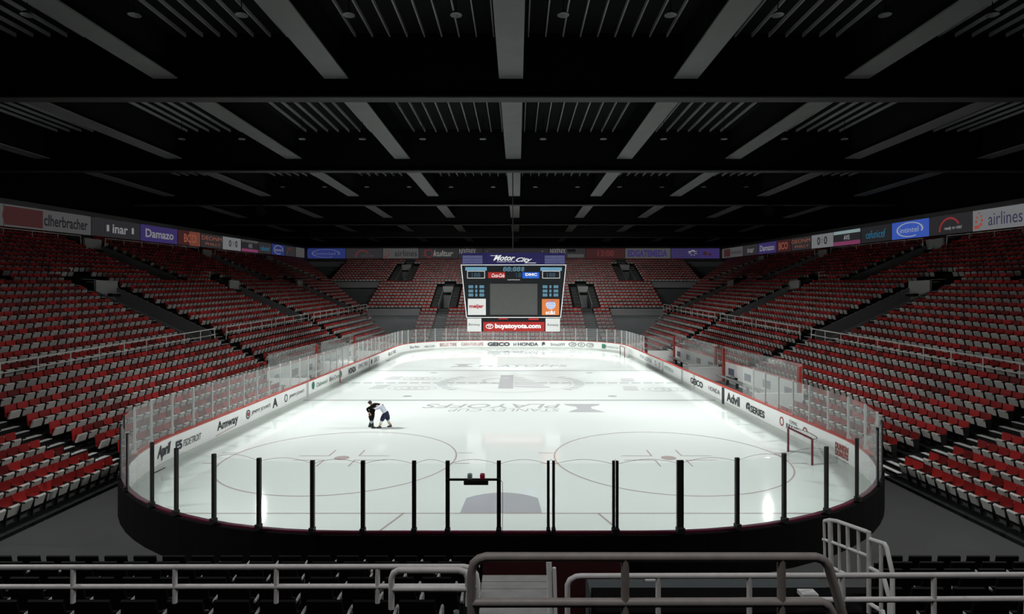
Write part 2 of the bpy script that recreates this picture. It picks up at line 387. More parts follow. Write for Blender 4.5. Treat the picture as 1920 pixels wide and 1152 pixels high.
def nz(b, x, y, kind):
    if kind == 'oval':
        for k in range(5):
            b.ring(x+k*1.5, y, IZ+0.004*k, 2.4, 2.7, M_ipale, n=24)
    else:
        for k in range(3): line(b, x+k*0.3, x+k*0.3+3.4, y+k*2.2, y+k*2.2+1.6, M_ipale)
for x, y, k in ((-33, 153, 'bars'), (-27, 154.5, 'oval'), (-33, 137, 'bars'), (-26, 138, 'oval'), (28, 149, 'bars'), (33, 136, 'oval'), (26, 134.6, 'bars')):
    ipart('advert_marking', lambda b: nz(b, x, y, k))

# ================================================================== boards, glass, posts
RB = thing('rink_boards', (0, NEAR, 0), 'white dasher boards with red cap rail and glass all round the ice', 'rink boards')
def sweep(o0, o1, z0, z1, m, sel=None):
    a = rink_path(o0, 20); c = rink_path(o1, 20); b = MB(); n = len(a)
    for i in range(n):
        j = (i+1) % n
        if sel and not sel(((a[i][0]+a[j][0])/2, (a[i][1]+a[j][1])/2)): continue
        b.hexa([(*a[i], z0), (*c[i], z0), (*c[j], z0), (*a[j], z0), (*a[i], z1), (*c[i], z1), (*c[j], z1), (*a[j], z1)], m)
    return b
sweep(0, 0.2, 0, 3.35, M_white).build('board_face', RB)
sweep(-0.03, 0, 0.0, 0.65, mat('kick_plate', (0.62, 0.66, 0.62), 0.5)).build('kick_plate', RB)
sweep(0.2, 0.6, -0.05, 3.4, M_matte).build('board_back', RB)
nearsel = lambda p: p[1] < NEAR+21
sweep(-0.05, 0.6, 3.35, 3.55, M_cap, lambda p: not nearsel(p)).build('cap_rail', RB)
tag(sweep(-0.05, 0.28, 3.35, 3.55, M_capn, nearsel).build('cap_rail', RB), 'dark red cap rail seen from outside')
# arc length walk of the path
P = rink_path(0.35, 24)
seglen = []
tot = 0
for i in range(len(P)):
    j = (i+1) % len(P); l = math.dist(P[i], P[j]); seglen.append(l); tot += l
def at_len(s):
    s %= tot
    for i, l in enumerate(seglen):
        if s <= l:
            j = (i+1) % len(P); t = s/l if l else 0
            return (P[i][0]+(P[j][0]-P[i][0])*t, P[i][1]+(P[j][1]-P[i][1])*t)
        s -= l
    return P[0]
def len_of_px(px):               # where a near post of the photo meets the near boards
    best = None
    for k in range(4000):
        s = tot*k/4000; x, y = at_len(s)
        if y > NEAR+19 : continue
        e = abs(CX and 970+(x-CX)*FPX/y-px)
        if best is None or e < best[0]: best = (e, s)
    return best[1]
near_px = [285, 331, 401, 487, 586, 681, 776, 840, 936, 1029.5, 1037, 1151, 1158.5, 1275, 1382, 1471, 1549, 1607, 1645]
posts = [(len_of_px(p), True, p) for p in near_px]
near_s = sorted(s if s > tot*0.5 else s+tot for s, _, _ in posts)
s0 = near_s[-1]-tot; s1 = near_s[0]      # free stretch runs from s0 (right) anticlockwise to s1 (left)
others = []; s = s0+5.0; gap = 4.95
BEN = (106, 192)                         # benches: open stretch of the right boards
while s < s1-3:
    x, y = at_len(s)
    others.append(s); s += gap
GT = 8.75
def normal_at(s):
    a = at_len(s-0.2); c = at_len(s+0.2); t = (Vector(c)-Vector(a)).normalized(); return Vector((t.y, -t.x)), t
def post(s, m, wdt, ztop):
    x, y = at_len(s); n, t = normal_at(s); h = wdt/2; q = []
    for (a, c) in ((-h, -0.10), (h, -0.10), (h, 0.12), (-h, 0.12)): q.append((x+t.x*a+n.x*c, y+t.y*a+n.y*c))
    b = MB(); b.hexa([(*p, 3.5) for p in q]+[(*p, ztop) for p in q], m)
    # base bracket on the cap
    q2 = [(x+t.x*a+n.x*c, y+t.y*a+n.y*c) for (a, c) in ((-h-.04, -0.16), (h+.04, -0.16), (h+.04, 0.3), (-h-.04, 0.3))]
    b.hexa([(*p, 3.5) for p in q2]+[(*p, 3.9) for p in q2], m)
    return b.build('glass_post', RB)
for s, _, p in posts:
    post(s, M_black, 0.50 if p == 1275 else (0.2 if p in (1029.5, 1037, 1151, 1158.5) else 0.30), GT+0.15)
def is_bench(s):
    x, y = at_len(s); return x > 40 and BEN[0] < y < BEN[1]
for s in others:
    if is_bench(s): continue
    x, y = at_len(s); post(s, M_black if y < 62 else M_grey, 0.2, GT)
allp = sorted([s if s < tot*0.5 or True else s for s in [q if q > tot*0.5 else q+tot for q, _, _ in posts]]+[q+tot if q < s0 else q for q in others])
chain = sorted(near_s)+[q+tot for q in others]+[near_s[0]+tot]
chain = sorted(set(chain))
for a, c in zip(chain, chain[1:]):
    if c-a < 0.6: continue
    if is_bench((a+c)/2): continue
    n = max(1, int((c-a)/2.5)); b = MB(); x, y = at_len((a+c)/2)
    g = M_glassn if y < NEAR+6 else M_glass
    st = [at_len(a+0.12+(c-a-0.24)*i/n) for i in range(n+1)]
    for i in range(n):
        (xa, ya), (xb, yb) = st[i], st[i+1]; nn, _ = normal_at((a+c)/2)
        ox, oy = nn.x*0.02, nn.y*0.02
        b.hexa([(xa, ya, 3.55), (xb, yb, 3.55), (xb+ox, yb+oy, 3.55), (xa+ox, ya+oy, 3.55), (xa, ya, GT-.05), (xb, yb, GT-.05), (xb+ox, yb+oy, GT-.05), (xa+ox, ya+oy, GT-.05)], g)
    b.build('glass_panel', RB)
# cord of the safety net draped just above the near glass
b = MB()
for a, c in zip(near_s[2:-3], near_s[3:-2]):
    pa, pc = at_len(a), at_len(c); pts = []
    for i in range(9):
        t = i/8; pts.append((pa[0]+(pc[0]-pa[0])*t, pa[1]+(pc[1]-pa[1])*t, GT-0.1+0.35*math.sin(math.pi*t)))
    b.tube(pts, 0.012, M_ink, 4)
tag(b.build('net_cord'), 'thin dark cord draped in scallops over the near glass', 'cord')

# goal judge lamps between two near posts
lx0, lx1 = at_len(len_of_px(840))[0], at_len(len_of_px(936))[0]; gyy = NEAR-0.6; zb = 21-339.5*gyy/FPX
GL = thing('goal_light', ((lx0+lx1)/2, gyy, zb), 'black goal light bar with clear and red beacons between two near glass posts', 'light')
b = MB(); b.box(lx0-.1, lx1+.1, gyy-.08, gyy+.08, zb-.08, zb+.06, M_black); b.build('crossbar', GL)
bx0, bx1 = W(870, 0, gyy)[0], W(915.5, 0, gyy)[0]
b = MB(); b.box(bx0, bx1, gyy-.25, gyy+.25, zb-.34, zb-.02, M_black); b.build('housing', GL)
for px, m, lab in ((881, mat('beacon_clear', (0.16, 0.18, 0.19), 0.2, 0.6), 'clear beacon'), (904.5, mat('beacon_red', (0.22, 0.01, 0.03), 0.2, 0.6), 'red beacon')):
    x = W(px, 0, gyy)[0]; b = MB(); b.lathe((x, gyy, zb+.06), [(0.19, 0), (0.19, 0.3), (0.16, 0.37), (0.01, 0.4)], m, 14); tag(b.build('beacon', GL, True), lab)
b = MB(); b.tube([(lx1+.1, gyy, zb-.02), (lx1+.28, gyy, zb-.2), (lx1+.3, gyy, zb-2), (lx1+.27, gyy+.1, 3.5)], 0.018, M_black, 5); b.build('cable', GL)

# lettering on the boards
def ad_left(body, x0, x1, z0=1.3, z1=2.7, m=M_ink, **k):
    d0, d1 = 44.1*FPX/(970-x0), 44.1*FPX/(970-x1)
    text(body, (-HW+0.06, d0, z0), (0, 1, 0), (0, 0, 1), d1-d0, z1-z0, m, parent=RB, name='board_lettering', **k)
def ad_right(body, x0, x1, z0=1.3, z1=2.7, m=M_ink, **k):
    d0, d1 = 40.9*FPX/(x0-970), 40.9*FPX/(x1-970)
    text(body, (HW-0.06, d0, z0), (0, -1, 0), (0, 0, 1), d0-d1, z1-z0, m, parent=RB, name='board_lettering', **k)
FARP = [p for p in rink_path(0, 90) if p[1] > FAR-24]
def far_pt(px): return min(FARP, key=lambda p: abs(970+(p[0]-CX)*FPX/p[1]-px))
def far_frame(x0, x1):
    a, c = W(x0, 0, 1), 0
    def on(px):
        if abs(CX+(px-970)*FAR/FPX) < HW-28: return Vector((CX+(px-970)*FAR/FPX, FAR, 0))
        p = far_pt(px); return Vector((p[0], p[1], 0))
    a, c = on(x0), on(x1); r = (c-a).normalized(); nn = Vector((r.y, -r.x, 0)); nn = nn if nn.y < 0 else -nn
    return a+nn*0.12, r, nn, (c-a).length
def ad_far(body, x0, x1, z0=1.35, z1=2.6, m=M_ink, **k):
    a, r, nn, L = far_frame(x0, x1)
    text(body, a+Vector((0, 0, z0)), r, (0, 0, 1), L, z1-z0, m, parent=RB, name='board_lettering', **k)
def logo_side(left, xc, zc, r, m, ring=True):
    d = 44.1*FPX/(970-xc) if left else 40.9*FPX/(xc-970); X = -HW+0.06 if left else HW-0.06; b = MB(); n = 20
    for i in range(n):
        a, c = 2*math.pi*i/n, 2*math.pi*(i+1)/n; r0 = r*0.72 if ring else 0
        b.poly([(X, d+r0*math.cos(a), zc+r0*math.sin(a)), (X, d+r*math.cos(a), zc+r*math.sin(a)), (X, d+r*math.cos(c), zc+r*math.sin(c)), (X, d+r0*math.cos(c), zc+r0*math.sin(c))], m)
    b.build('board_logo', RB)
def ad_chord(body, x0, x1, z0, z1, m=M_ink, **k):
    pts = rink_path(0, 60); half = [p for p in pts if p[1] < NEAR+60 and (p[0] < 0) == (x0 < 970)]
    f = lambda px: min(half, key=lambda p: abs(970+(p[0]-CX)*FPX/p[1]-px)+(1000 if p[1] < NEAR+12 else 0))
    a, c = Vector((*f(x0), 0)), Vector((*f(x1), 0)); r = (c-a).normalized(); nn = Vector((r.y, -r.x, 0))
    if (Vector((0, 145, 0))-a).dot(nn) < 0: nn = -nn
    text(body, a+nn*0.06+Vector((0, 0, z0)), r, (0, 0, 1), (c-a).length, z1-z0, m, parent=RB, name='board_lettering', **k)
ad_chord('April', 293, 319, 1.0, 2.9, shear=0.3, bold=0.04); ad_left('FSDETROIT', 343, 377, 1.4, 2.3, shear=0.3); ad_left('F5', 329, 341, 1.3, 2.5, bold=0.05)
ad_left('Amway', 407, 446, 1.1, 2.8, bold=0.02)
b = MB(); b.tube([(-HW+.06, 44.1*FPX/(970-404), 0.85), (-HW+.06, 44.1*FPX/(970-422), 1.0), (-HW+.06, 44.1*FPX/(970-441), 1.15)], 0.03, M_inkr, 4); b.build('board_logo', RB)
logo_side(True, 465, 2.0, 0.75, M_ink); logo_side(True, 465, 2.0, 0.35, M_inkr, False)
ad_left("JIMMY JOHN'S", 471, 507, 1.5, 2.3, shear=0.2); ad_left('A', 511, 520, 1.2, 2.9, bold=0.03)
logo_side(True, 536, 2.0, 0.75, M_ink); ad_left("JIMMY JOHN'S", 542, 570, 1.5, 2.3, shear=0.2)
logo_side(True, 587, 2.2, 0.85, M_inkg, False); ad_left('Oakwood', 593, 613, 1.5, 2.5, m=M_inkg); ad_left('Blue Cross', 617, 636, 1.5, 2.5, shear=0.2); logo_side(True, 639, 2.1, 0.8, M_inkg, False)
ad_left('HONDA', 653, 667, 1.1, 2.7, bold=0.05); ad_left('DMC TIRE', 672, 689, 1.5, 2.6); logo_side(True, 696.5, 1.9, 0.8, M_ink, False); ad_left('GEICO', 701, 711, 1.3, 2.6); ad_left('BELLE TIRE', 728, 742, 1.3, 2.4)
for xx in (576.5, 692.5):
    d = 44.1*FPX/(970-xx); b = MB(); b.box(-HW-.01, -HW+.05, d-.6, d+.6, 0.05, 3.3, M_grey); b.build('board_door', RB)
d = 146.6; b = MB(); b.box(-HW-.01, -HW+.05, d-.5, d+.5, 0.05, 3.3, M_cap); b.box(HW-.05, HW+.01, d-.5, d+.5, 0.05, 3.3, M_cap); b.build('centre_line_stripe', RB)
ad_chord('DUNKIN', 1562, 1590, 1.75, 2.6, M_inkr, bold=0.05); ad_chord('DONUTS', 1562, 1590, 0.95, 1.7, M_inkr, bold=0.05); ad_chord('america runs on', 1556, 1590, 0.55, 0.75)
ad_right('COMING', 1480, 1495, 2.3, 2.8); ad_right('JULY 27TH', 1474, 1503, 1.3, 2.1, bold=0.02); logo_side(False, 1466, 2.0, 0.7, M_inkr); logo_side(False, 1510, 2.0, 0.7, M_inkr)
ad_right('G', 1399, 1406.5, 0.9, 2.6, bold=0.08); ad_right('SERIES', 1407.5, 1434, 1.1, 2.3, bold=0.03)
ad_right('Advil', 1363, 1387, 1.0, 2.8, bold=0.03)
ad_right('HONDA', 1329, 1350, 1.5, 2.4); ad_right('GEICO', 1295, 1318, 1.1, 2.5, bold=0.04)
ad_right('MOTOROLA', 1246, 1263, 1.5, 2.4, M_inkg); logo_side(False, 1229, 1.9, .75, M_ink); logo_side(False, 1237, 1.9, .75, M_ink); ad_right('LOTUS', 1209, 1222, 1.3, 2.4); ad_right('TCF', 1200, 1207, 1.5, 2.4, M_inkg)
for xx in (1356, 1301.5, 1279, 1243):
    d = 40.9*FPX/(xx-970); b = MB(); b.box(HW-.06, HW+.01, d-.7, d+.7, 0.05, 3.3, M_grey if xx != 1356 else M_ink); b.build('board_door', RB)
ad_far('BELLE TIRE', 825, 857, m=M_inkr); ad_far('MSU.COM', 796, 814, 1.2, 2.0); logo = MB(); ad_far('CASH FOR LIFE', 864, 906, m=M_inkr); ad_far('GEICO', 914, 956, 1.1, 2.7, bold=0.05)
ad_far('HONDA', 971, 1009, 1.2, 2.6, bold=0.02); ad_far('H', 963, 968, 1.2, 2.4); ad_far('S', 1016, 1022, 1.0, 2.8, bold=0.1); ad_far('SiriusXM', 1032, 1059, 1.3, 2.4)
for xx in (1074, 1090.5, 1107):
    a_, r_, nn_, L_ = far_frame(xx-8, xx+8); b = MB(); c_ = a_+r_*L_/2+Vector((0, 0, 1.95))
    for i in range(20):
        q = [c_+r_*(ra*math.cos(an))+Vector((0, 0, rb*math.sin(an))) for ra, rb, an in ((1.4, .72, 2*math.pi*i/20), (1.65, .88, 2*math.pi*i/20), (1.65, .88, 2*math.pi*(i+1)/20), (1.4, .72, 2*math.pi*(i+1)/20))]
        b.poly(q, M_ink)
    b.build('board_logo', RB)
ad_far('Blue Moon', 768, 786, 1.5, 2.4, shear=.3); ad_far('Enterprise', 1136, 1160, 1.4, 2.2, m=M_inkg)
a_, r_, nn_, L_ = far_frame(1128, 1135); b = MB(); b.poly([a_+Vector((0, 0, 1.0)), a_+r_*L_+Vector((0, 0, 1.0)), a_+r_*L_+Vector((0, 0, 2.7)), a_+Vector((0, 0, 2.7))], M_inkg); b.build('board_logo', RB)
for xx in (1074, 1090.5, 1107): ad_far('GM', xx-3, xx+3, 1.6, 2.4, shear=0.3)
# arcs at the near corner boards
b = MB()
for (cx, sgn) in ((-1, -1), (1, 1)):
    for aa in (38, 30):
        a = math.radians(aa); r = 31.43; px, py = (11.0+r*math.cos(-a)), (NEAR+31.5+r*math.sin(-a)); t = Vector((math.sin(a), math.cos(a), 0))
        for i in range(18):
            e, g = 2*math.pi*i/18, 2*math.pi*(i+1)/18
            q = [(t*rr*math.cos(an)+Vector((px, py, 1.8+rr*1.05*math.sin(an)))) for rr, an in ((0.85, e), (1.05, e), (1.05, g), (0.85, g))]
            b.poly([(sgn*v.x, v.y, v.z) for v in q], M_ink)
b.build('board_logo', RB)

# ================================================================== the goals
def goal(name, x, y0, y1, h, dep, label):
    g = thing(name, (x, (y0+y1)/2, 0), label, 'hockey goal'); m = mat('goal_red', (0.13, 0.008, 0.02), 0.4, 0.5); gm = mat('goal_net', (0.66, 0.68, 0.67), 0.8)
    b = MB(); r = 0.14
    b.tube([(x, y0, 0.02), (x, y0, h-.15), (x, y0+.15, h), (x, y1-.15, h), (x, y1, h-.15), (x, y1, 0.02)], r, m, 8); b.build('goal_frame', g, True)
    # back and base frame in pale steel
    base = []; 
    for i in range(13):
        t = i/12; yy = y0+(y1-y0)*t; xx = x+dep*(math.sin(math.pi*t)**0.35); base.append((min(xx, HW-.3), yy, 0.12))
    b = MB(); b.tube([(x, y0, .12)]+base[1:-1]+[(x, y1, .12)], 0.1, mat('goal_base', (0.5, 0.5, 0.5), 0.6), 6)
    topl = [(x+(q[0]-x)*0.5, q[1], h-.05) for q in base]; b.tube(topl, 0.05, M_ink, 6); b.build('base_frame', g, True)
    b = MB(); N = 26; mm = 14       # cords of the net
    def pt(t, k):                    # t across, k from top (0) to base (1)
        yy = y0+(y1-y0)*t; a = (math.sin(math.pi*t)**0.35)*dep; aa = min(a, HW-.3-x)
        s = 0.5+0.5*k*k; return (x+aa*s, yy, h-.05-(h-.17)*k)
    for i in range(1, N): b.tube([pt(i/N, k/8) for k in range(9)], 0.022, gm, 3)
    for k in range(1, mm): b.tube([pt(i/16, k/mm) for i in range(17)], 0.022, gm, 3)
    for k in range(1, 5): b.tube([(x+(pt(i/16, 0)[0]-x)*k/5, y0+(y1-y0)*i/16, h-.03) for i in range(17)], 0.022, gm, 3)
    for i in range(1, N): b.tube([(x, y0+(y1-y0)*i/N, h), pt(i/N, 0)], 0.022, gm, 3)
    b.build('net', g)
goal('hockey_goal', 38.7, 74.2, 80.8, 3.3, 2.9, 'red framed hockey goal with pale net against the right boards, near corner')
goal('hockey_goal', 39.6, 209, 218, 3.6, 2.4, 'small red framed hockey goal against the right boards at the far end')

# ================================================================== stands
SEATS = []          # (x, y, z, rotz, stand, row, index)
RAILS = []
class Stand:
    def __init__(s, name, fn, rot, rows, v0, tread, zf, u0f, u1f, aisles, voms, skip=None):
        s.__dict__.update(locals())
def build_stand(name, T, rot, nrow, v0, tread, zf, u0f, u1f, aisles, voms, label, skips=(), under=True, pitch=1.87, cat='grandstand'):
    """T(u, v) -> (x, y); zf(r, u) -> z; aisles (u, r0, r1, half); voms (u, r0, r1, half, flank)"""
    root = thing(name, (*T(0 if name == 'far' else 100, v0), 0), label, cat)
    root.name = 'grandstand'
    tb = MB(); SBD_ = {}
    def P3(u, v, z): x, y = T(u, v); return (x, y, z)
    def seg(cuts, a, c):
        out = []; p = a
        for (q0, q1) in sorted(cuts):
            if q0 > p: out.append((p, min(q0, c)))
            p = max(p, q1)
        if p < c: out.append((p, c))
        return [(m0, m1) for m0, m1 in out if m1-m0 > 0.2]
    flip = T(1, 0)[0]*T(0, 1)[1]-0 < 0
    for r in range(nrow):
        a, c = u0f(r), u1f(r); v = v0+tread*r
        holes = [(u-h, u+h) for (u, r0, r1, h, fl_) in voms if r0 <= r <= r1]
        holes += [(q0, q1) for (q0, q1, r0, r1) in skips if r0 <= r <= r1]
        for (m0, m1) in seg(holes, a, c):
            z0a, z0b = zf(r, m0), zf(r, m1); za, zb_ = (zf(r-1, m0), zf(r-1, m1)) if r > 0 else (-0.05, -0.05)
            ve = v+tread+0.3
            tb.hexa([P3(m0, v, min(za, z0a)-.3), P3(m1, v, min(zb_, z0b)-.3), P3(m1, ve, zb_-.3), P3(m0, ve, za-.3),
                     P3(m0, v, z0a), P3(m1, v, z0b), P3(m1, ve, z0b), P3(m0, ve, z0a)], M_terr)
        # seats
        cuts = list(holes)
        cuts += [(u-h-fl_, u+h+fl_) for (u, r0, r1, h, fl_) in voms if r0-1 <= r <= r1+2]
        cuts += [(u-h, u+h) for (u, r0, r1, h) in aisles if r0 <= r <= r1]
        for (m0, m1) in seg(cuts, a+0.5, c-0.5):
            pt_ = 1.5 if (name != 'far' and m1 < 76 and r < 10) else pitch
            n = int((m1-m0)/pt_); off = ((m1-m0)-n*pt_)/2
            for i in range(n):
                u = m0+off+(i+.5)*pt_; x, y = T(u, v+1.75)
                SEATS.append((x, y, zf(r, u), rot, name, r, u, pt_/1.87))
        # aisle steps
        stepc = [(u, h) for (u, r0, r1, h) in aisles if r0 <= r <= r1]
        for (u, r0, r1, h, fl_) in voms:
            if r0 <= r <= r1+2: stepc += [(u-h-fl_/2, fl_/2-.1), (u+h+fl_/2, fl_/2-.1)]
        for (u, h) in stepc:
            if not (a+1 < u < c-1): continue
            if any(q0 < u < q1 for (q0, q1, r0, r1) in skips if r0 <= r <= r1): continue
            sb = SBD_.setdefault((round(u), r >= 20 if name != 'far' else 0), MB()); z1 = zf(r, u); z0 = zf(r-1, u) if r > 0 else 0; hh = h-.15
            p = [P3(u-hh, v-1.3, z0-.05), P3(u+hh, v-1.3, z0-.05), P3(u+hh, v, z0-.05), P3(u-hh, v, z0-.05)]
            zz = z0+(z1-z0)/2
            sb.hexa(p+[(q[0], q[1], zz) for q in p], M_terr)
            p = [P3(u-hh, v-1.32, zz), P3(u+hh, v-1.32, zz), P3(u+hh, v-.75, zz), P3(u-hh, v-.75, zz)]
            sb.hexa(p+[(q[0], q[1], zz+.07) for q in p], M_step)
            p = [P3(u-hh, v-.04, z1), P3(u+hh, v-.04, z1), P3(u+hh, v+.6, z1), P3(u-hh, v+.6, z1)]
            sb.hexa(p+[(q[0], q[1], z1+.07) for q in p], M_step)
    tb.build('terrace', root); 
    for sb in SBD_.values(): sb.build('aisle_steps', root)
    # portals
    for (u, r0, r1, h, fl_) in voms:
        vb, ve = v0+tread*r0, v0+tread*(r1+1)
        zfl = zf(r0, u)-1.2; zt = zf(r1+1, u)
        b = MB(); b.hexa([P3(u-h, vb-.2, zfl-.3), P3(u+h, vb-.2, zfl-.3), P3(u+h, ve, zfl-.3), P3(u-h, ve, zfl-.3)]+[P3(u-h, vb-.2, zfl), P3(u+h, vb-.2, zfl), P3(u+h, ve, zfl), P3(u-h, ve, zfl)], M_terr); b.build('portal_floor', root)
        for sg in (-1, 1):
            b = MB(); ua, uc = u+sg*(h-.35), u+sg*h; pz = 1.0 if sg > 0 or name == 'far' else 0.0
            b.hexa([P3(ua, vb-.2, zfl-.3), P3(uc, vb-.2, zfl-.3), P3(uc, ve, zfl-.3), P3(ua, ve, zfl-.3),
                    P3(ua, vb-.2, zf(r0, u)+pz), P3(uc, vb-.2, zf(r0, u)+pz), P3(uc, ve, zt+pz), P3(ua, ve, zt+pz)], M_vomw); b.build('portal_side_wall', root)
        b = MB(); hb = zt-0.6
        b.hexa([P3(u-h, ve-.4, hb), P3(u+h, ve-.4, hb), P3(u+h, ve+.1, hb), P3(u-h, ve+.1, hb), P3(u-h, ve-.4, zt+2.4), P3(u+h, ve-.4, zt+2.4), P3(u+h, ve+.1, zt+2.4), P3(u-h, ve+.1, zt+2.4)], M_vomh)
        b.build('portal_header', root)
        b = MB(); b.hexa([P3(u-h, ve-.2, zfl), P3(u+h, ve-.2, zfl), P3(u+h, ve+.1, zfl), P3(u-h, ve+.1, zfl), P3(u-h, ve-.2, hb), P3(u+h, ve-.2, hb), P3(u+h, ve+.1, hb), P3(u-h, ve+.1, hb)], M_vomw)
        b.build('portal_doorway', root)
    return root
S0, TR = 43.9, 2.8
def zside(r, u):
    if r < 0: return 0
    z = 0.25+0.45*r+0.06*r*r if r <= 9 else (9.1+1.42*(r-9) if r <= 20 else 24.7+1.28*(r-20))
    return z+0.031*min(1, r/9)*(u-(50.9+3.19*r))
SIDE_AIS = [(71, 0, 9, 2.2), (139, 0, 9, 2.2), (200, 0, 9, 2.2), (260, 0, 9, 2.0), (71, 10, 19, 2.2), (110, 20, 29, 2.2), (139, 18, 20, 2.2), (200, 18, 20, 2.2), (260, 18, 20, 2.2), (173, 28, 29, 2.2), (236, 28, 29, 2.2), (295, 28, 29, 2.2)]
SIDE_VOM = [(71, 10, 17, 3.5, 3.2), (136.5, 10, 17, 3.6, 3.4), (198, 10, 17, 3.4, 3.0), (258, 10, 17, 3.2, 3.0), (171, 20, 27, 3.4, 3.0), (234, 20, 27, 3.2, 3.0), (293, 20, 27, 3.0, 3.0), (110, 20, 27, 3.4, 3.0)]
SKIPL = [(124, 197, 0, 2)]; SKIP = [(103, 197, 0, 2)]
build_stand('left', lambda u, v: (HX-v, u), math.pi/2, 30, S0, TR, zside, lambda r: 30, lambda r: 240+3.9*r, SIDE_AIS, SIDE_VOM, 'stepped dark grandstand along the left side of the ice', SKIPL)
build_stand('right', lambda u, v: (HX+v, u), -math.pi/2, 30, S0, TR, zside, lambda r: 30, lambda r: 240+3.9*r, SIDE_AIS, SIDE_VOM, 'stepped dark grandstand along the right side of the ice', SKIP)
V0, TF = 257.0, 3.6
def zfar(r, u):
    if r < 0: return 0
    return 2.2+1.5*r if r <= 9 else (15.7+1.56*(r-9) if r <= 18 else 29.74+1.42*(r-18))
def farw(r): return 46.5 if r < 9 else (74 if r < 18 else 102.5)
FV = [(-35.5, 10, 14, 2.7, 3.6), (35.5, 10, 14, 2.7, 3.6), (-63.5, 19, 23, 2.7, 3.6), (63.5, 19, 23, 2.7, 3.6)]
FA = [(-35, 0, 9, 2.6), (35, 0, 9, 2.6), (-35.5, 15, 17, 2.6), (35.5, 15, 17, 2.6), (-63.5, 24, 27, 2.4), (63.5, 24, 27, 2.4)]
FS = build_stand('far', lambda u, v: (HX+u, v), 0, 28, V0, TF, zfar, lambda r: -farw(r), farw, FA, FV, 'stepped grandstand behind the far end of the ice', pitch=1.95)
# parapets and walls under the far tiers' wings
for r, win, wout, nm in ((9, 46.5, 74, 'second'), (18, 74, 102.5, 'third')):
    v = V0+TF*r; zt = zfar(r, 0)+0.1
    for sg in (-1, 1):
        a, c = sorted((HX+sg*(win), HX+sg*(wout)))
        b = MB(); b.box(a, c, v-.6, v+.1, zt-3.0, zt+0.2, M_parap); b.build('parapet', FS)
        b = MB(); b.box(a, c, v+.6, v+1.2, -.05, zt-2.6, M_wall); b.build('undercroft_wall', FS)
        xe = HX+sg*wout; b = MB(); b.box(*sorted((xe-sg*.4, xe)), v+.2, V0+TF*28, -.05, zt-2.6, M_wall); b.build('end_wall', FS)
xs = 46.5
for sg in (-1, 1):
    xe = HX+sg*xs; b = MB(); b.box(*sorted((xe-sg*.4, xe)), V0, V0+TF*9, -.05, 1.9, M_wall); b.build('end_wall', FS)
b = MB(); b.box(HX-46.5, HX+46.5, V0-.3, V0, -.05, 2.3, M_terr); b.build('front_wall', FS)
# walls closing the corners behind the side stands
for sg, nm in ((-1, 'left'), (1, 'right')):
    b = MB(); b.box(*sorted((HX+sg*103, HX+sg*130)), 362, 363, -.05, 43.6, M_wall)
    b.box(*sorted((HX+sg*103, HX+sg*130)), 361.6, 362, 40.6, 43.6, M_parap)
    tag(b.build('wall_corner_'+nm), kind='structure')
    # plain end faces under the side stands
# ------------------------------------------------------------------ seats
def seat_parts(red, pale, blk):
    back = MB(); back.hexa([(-.86, .10, 1.0), (.86, .10, 1.0), (.86, .22, 1.0), (-.86, .22, 1.0), (-.82, .30, 2.5), (.82, .30, 2.5), (.82, .40, 2.46), (-.82, .40, 2.46)], red)
    pan = MB(); pan.hexa([(-.78, -.20, 0.74), (.78, -.20, 0.74), (.78, .02, 0.80), (-.78, .02, 0.80), (-.76, -.52, 1.60), (.76, -.52, 1.60), (.76, -.38, 1.76), (-.76, -.38, 1.76)], pale)
    arm = MB(); arm.hexa([(.86, -.80, 1.62), (1.0, -.80, 1.62), (1.0, .3, 1.72), (.86, .3, 1.72), (.86, -.80, 1.76), (1.0, -.80, 1.76), (1.0, .3, 1.86), (.86, .3, 1.86)], blk)
    arm.hexa([(.88, -.3, 0), (.96, -.3, 0), (.96, .2, 0), (.88, .2, 0), (.88, -.55, 1.65), (.96, -.55, 1.65), (.96, .2, 1.65), (.88, .2, 1.65)], blk)
    return back, pan, arm
def px_of(x, y, z): return 970+(x-CX)*FPX/y, 560+(CZ-z)*FPX/y
cand = []
for i, (x, y, z, rot, st, r, u, wk) in enumerate(SEATS):
    if y < 20: continue
    px, py = px_of(x, y, z+2)
    if -15 < px < 1935 and py < 1040: cand.append((y, i))
cand.sort(); chosen = set(i for _, i in cand[:300])
bk, pn, am = seat_parts(M_red, M_pale, M_black)
pm = MB(); pm.box(-.6, .6, .05, .3, .55, 1.0, M_black)      # under-seat bracket
base_meshes = [('backrest', bk.mesh('backrest')), ('seat', pn.mesh('seat')), ('armrest', am.mesh('armrest')), ('bracket', pm.mesh('bracket'))]
byrow = {}
for i in chosen:
    s = SEATS[i]; byrow.setdefault((s[4], s[5]), []).append((s[1], i))
for (st, r), l in byrow.items():
    l.sort()
    for k, (yy, i) in enumerate(l):
        x, y, z, rot, *_ = SEATS[i]
        t = thing('arena_seat', (x, y, z), 'red tip-up seat in %s stand, %s row up, %s seat in from photo edge' % (st, nth(r+1), nth(k+1)), 'seat', 'red tip-up seats nearest the camera in the side stands')
        t.rotation_euler = (0, 0, rot); t.scale = (SEATS[i][7], 1, 1)
        for nm, me in base_meshes:
            o = bpy.data.objects.new(nm, me); COL.objects.link(o); o.parent = t
bk2, pn2, am2 = seat_parts(M_red2, M_pale2, M_black)
big = MB()
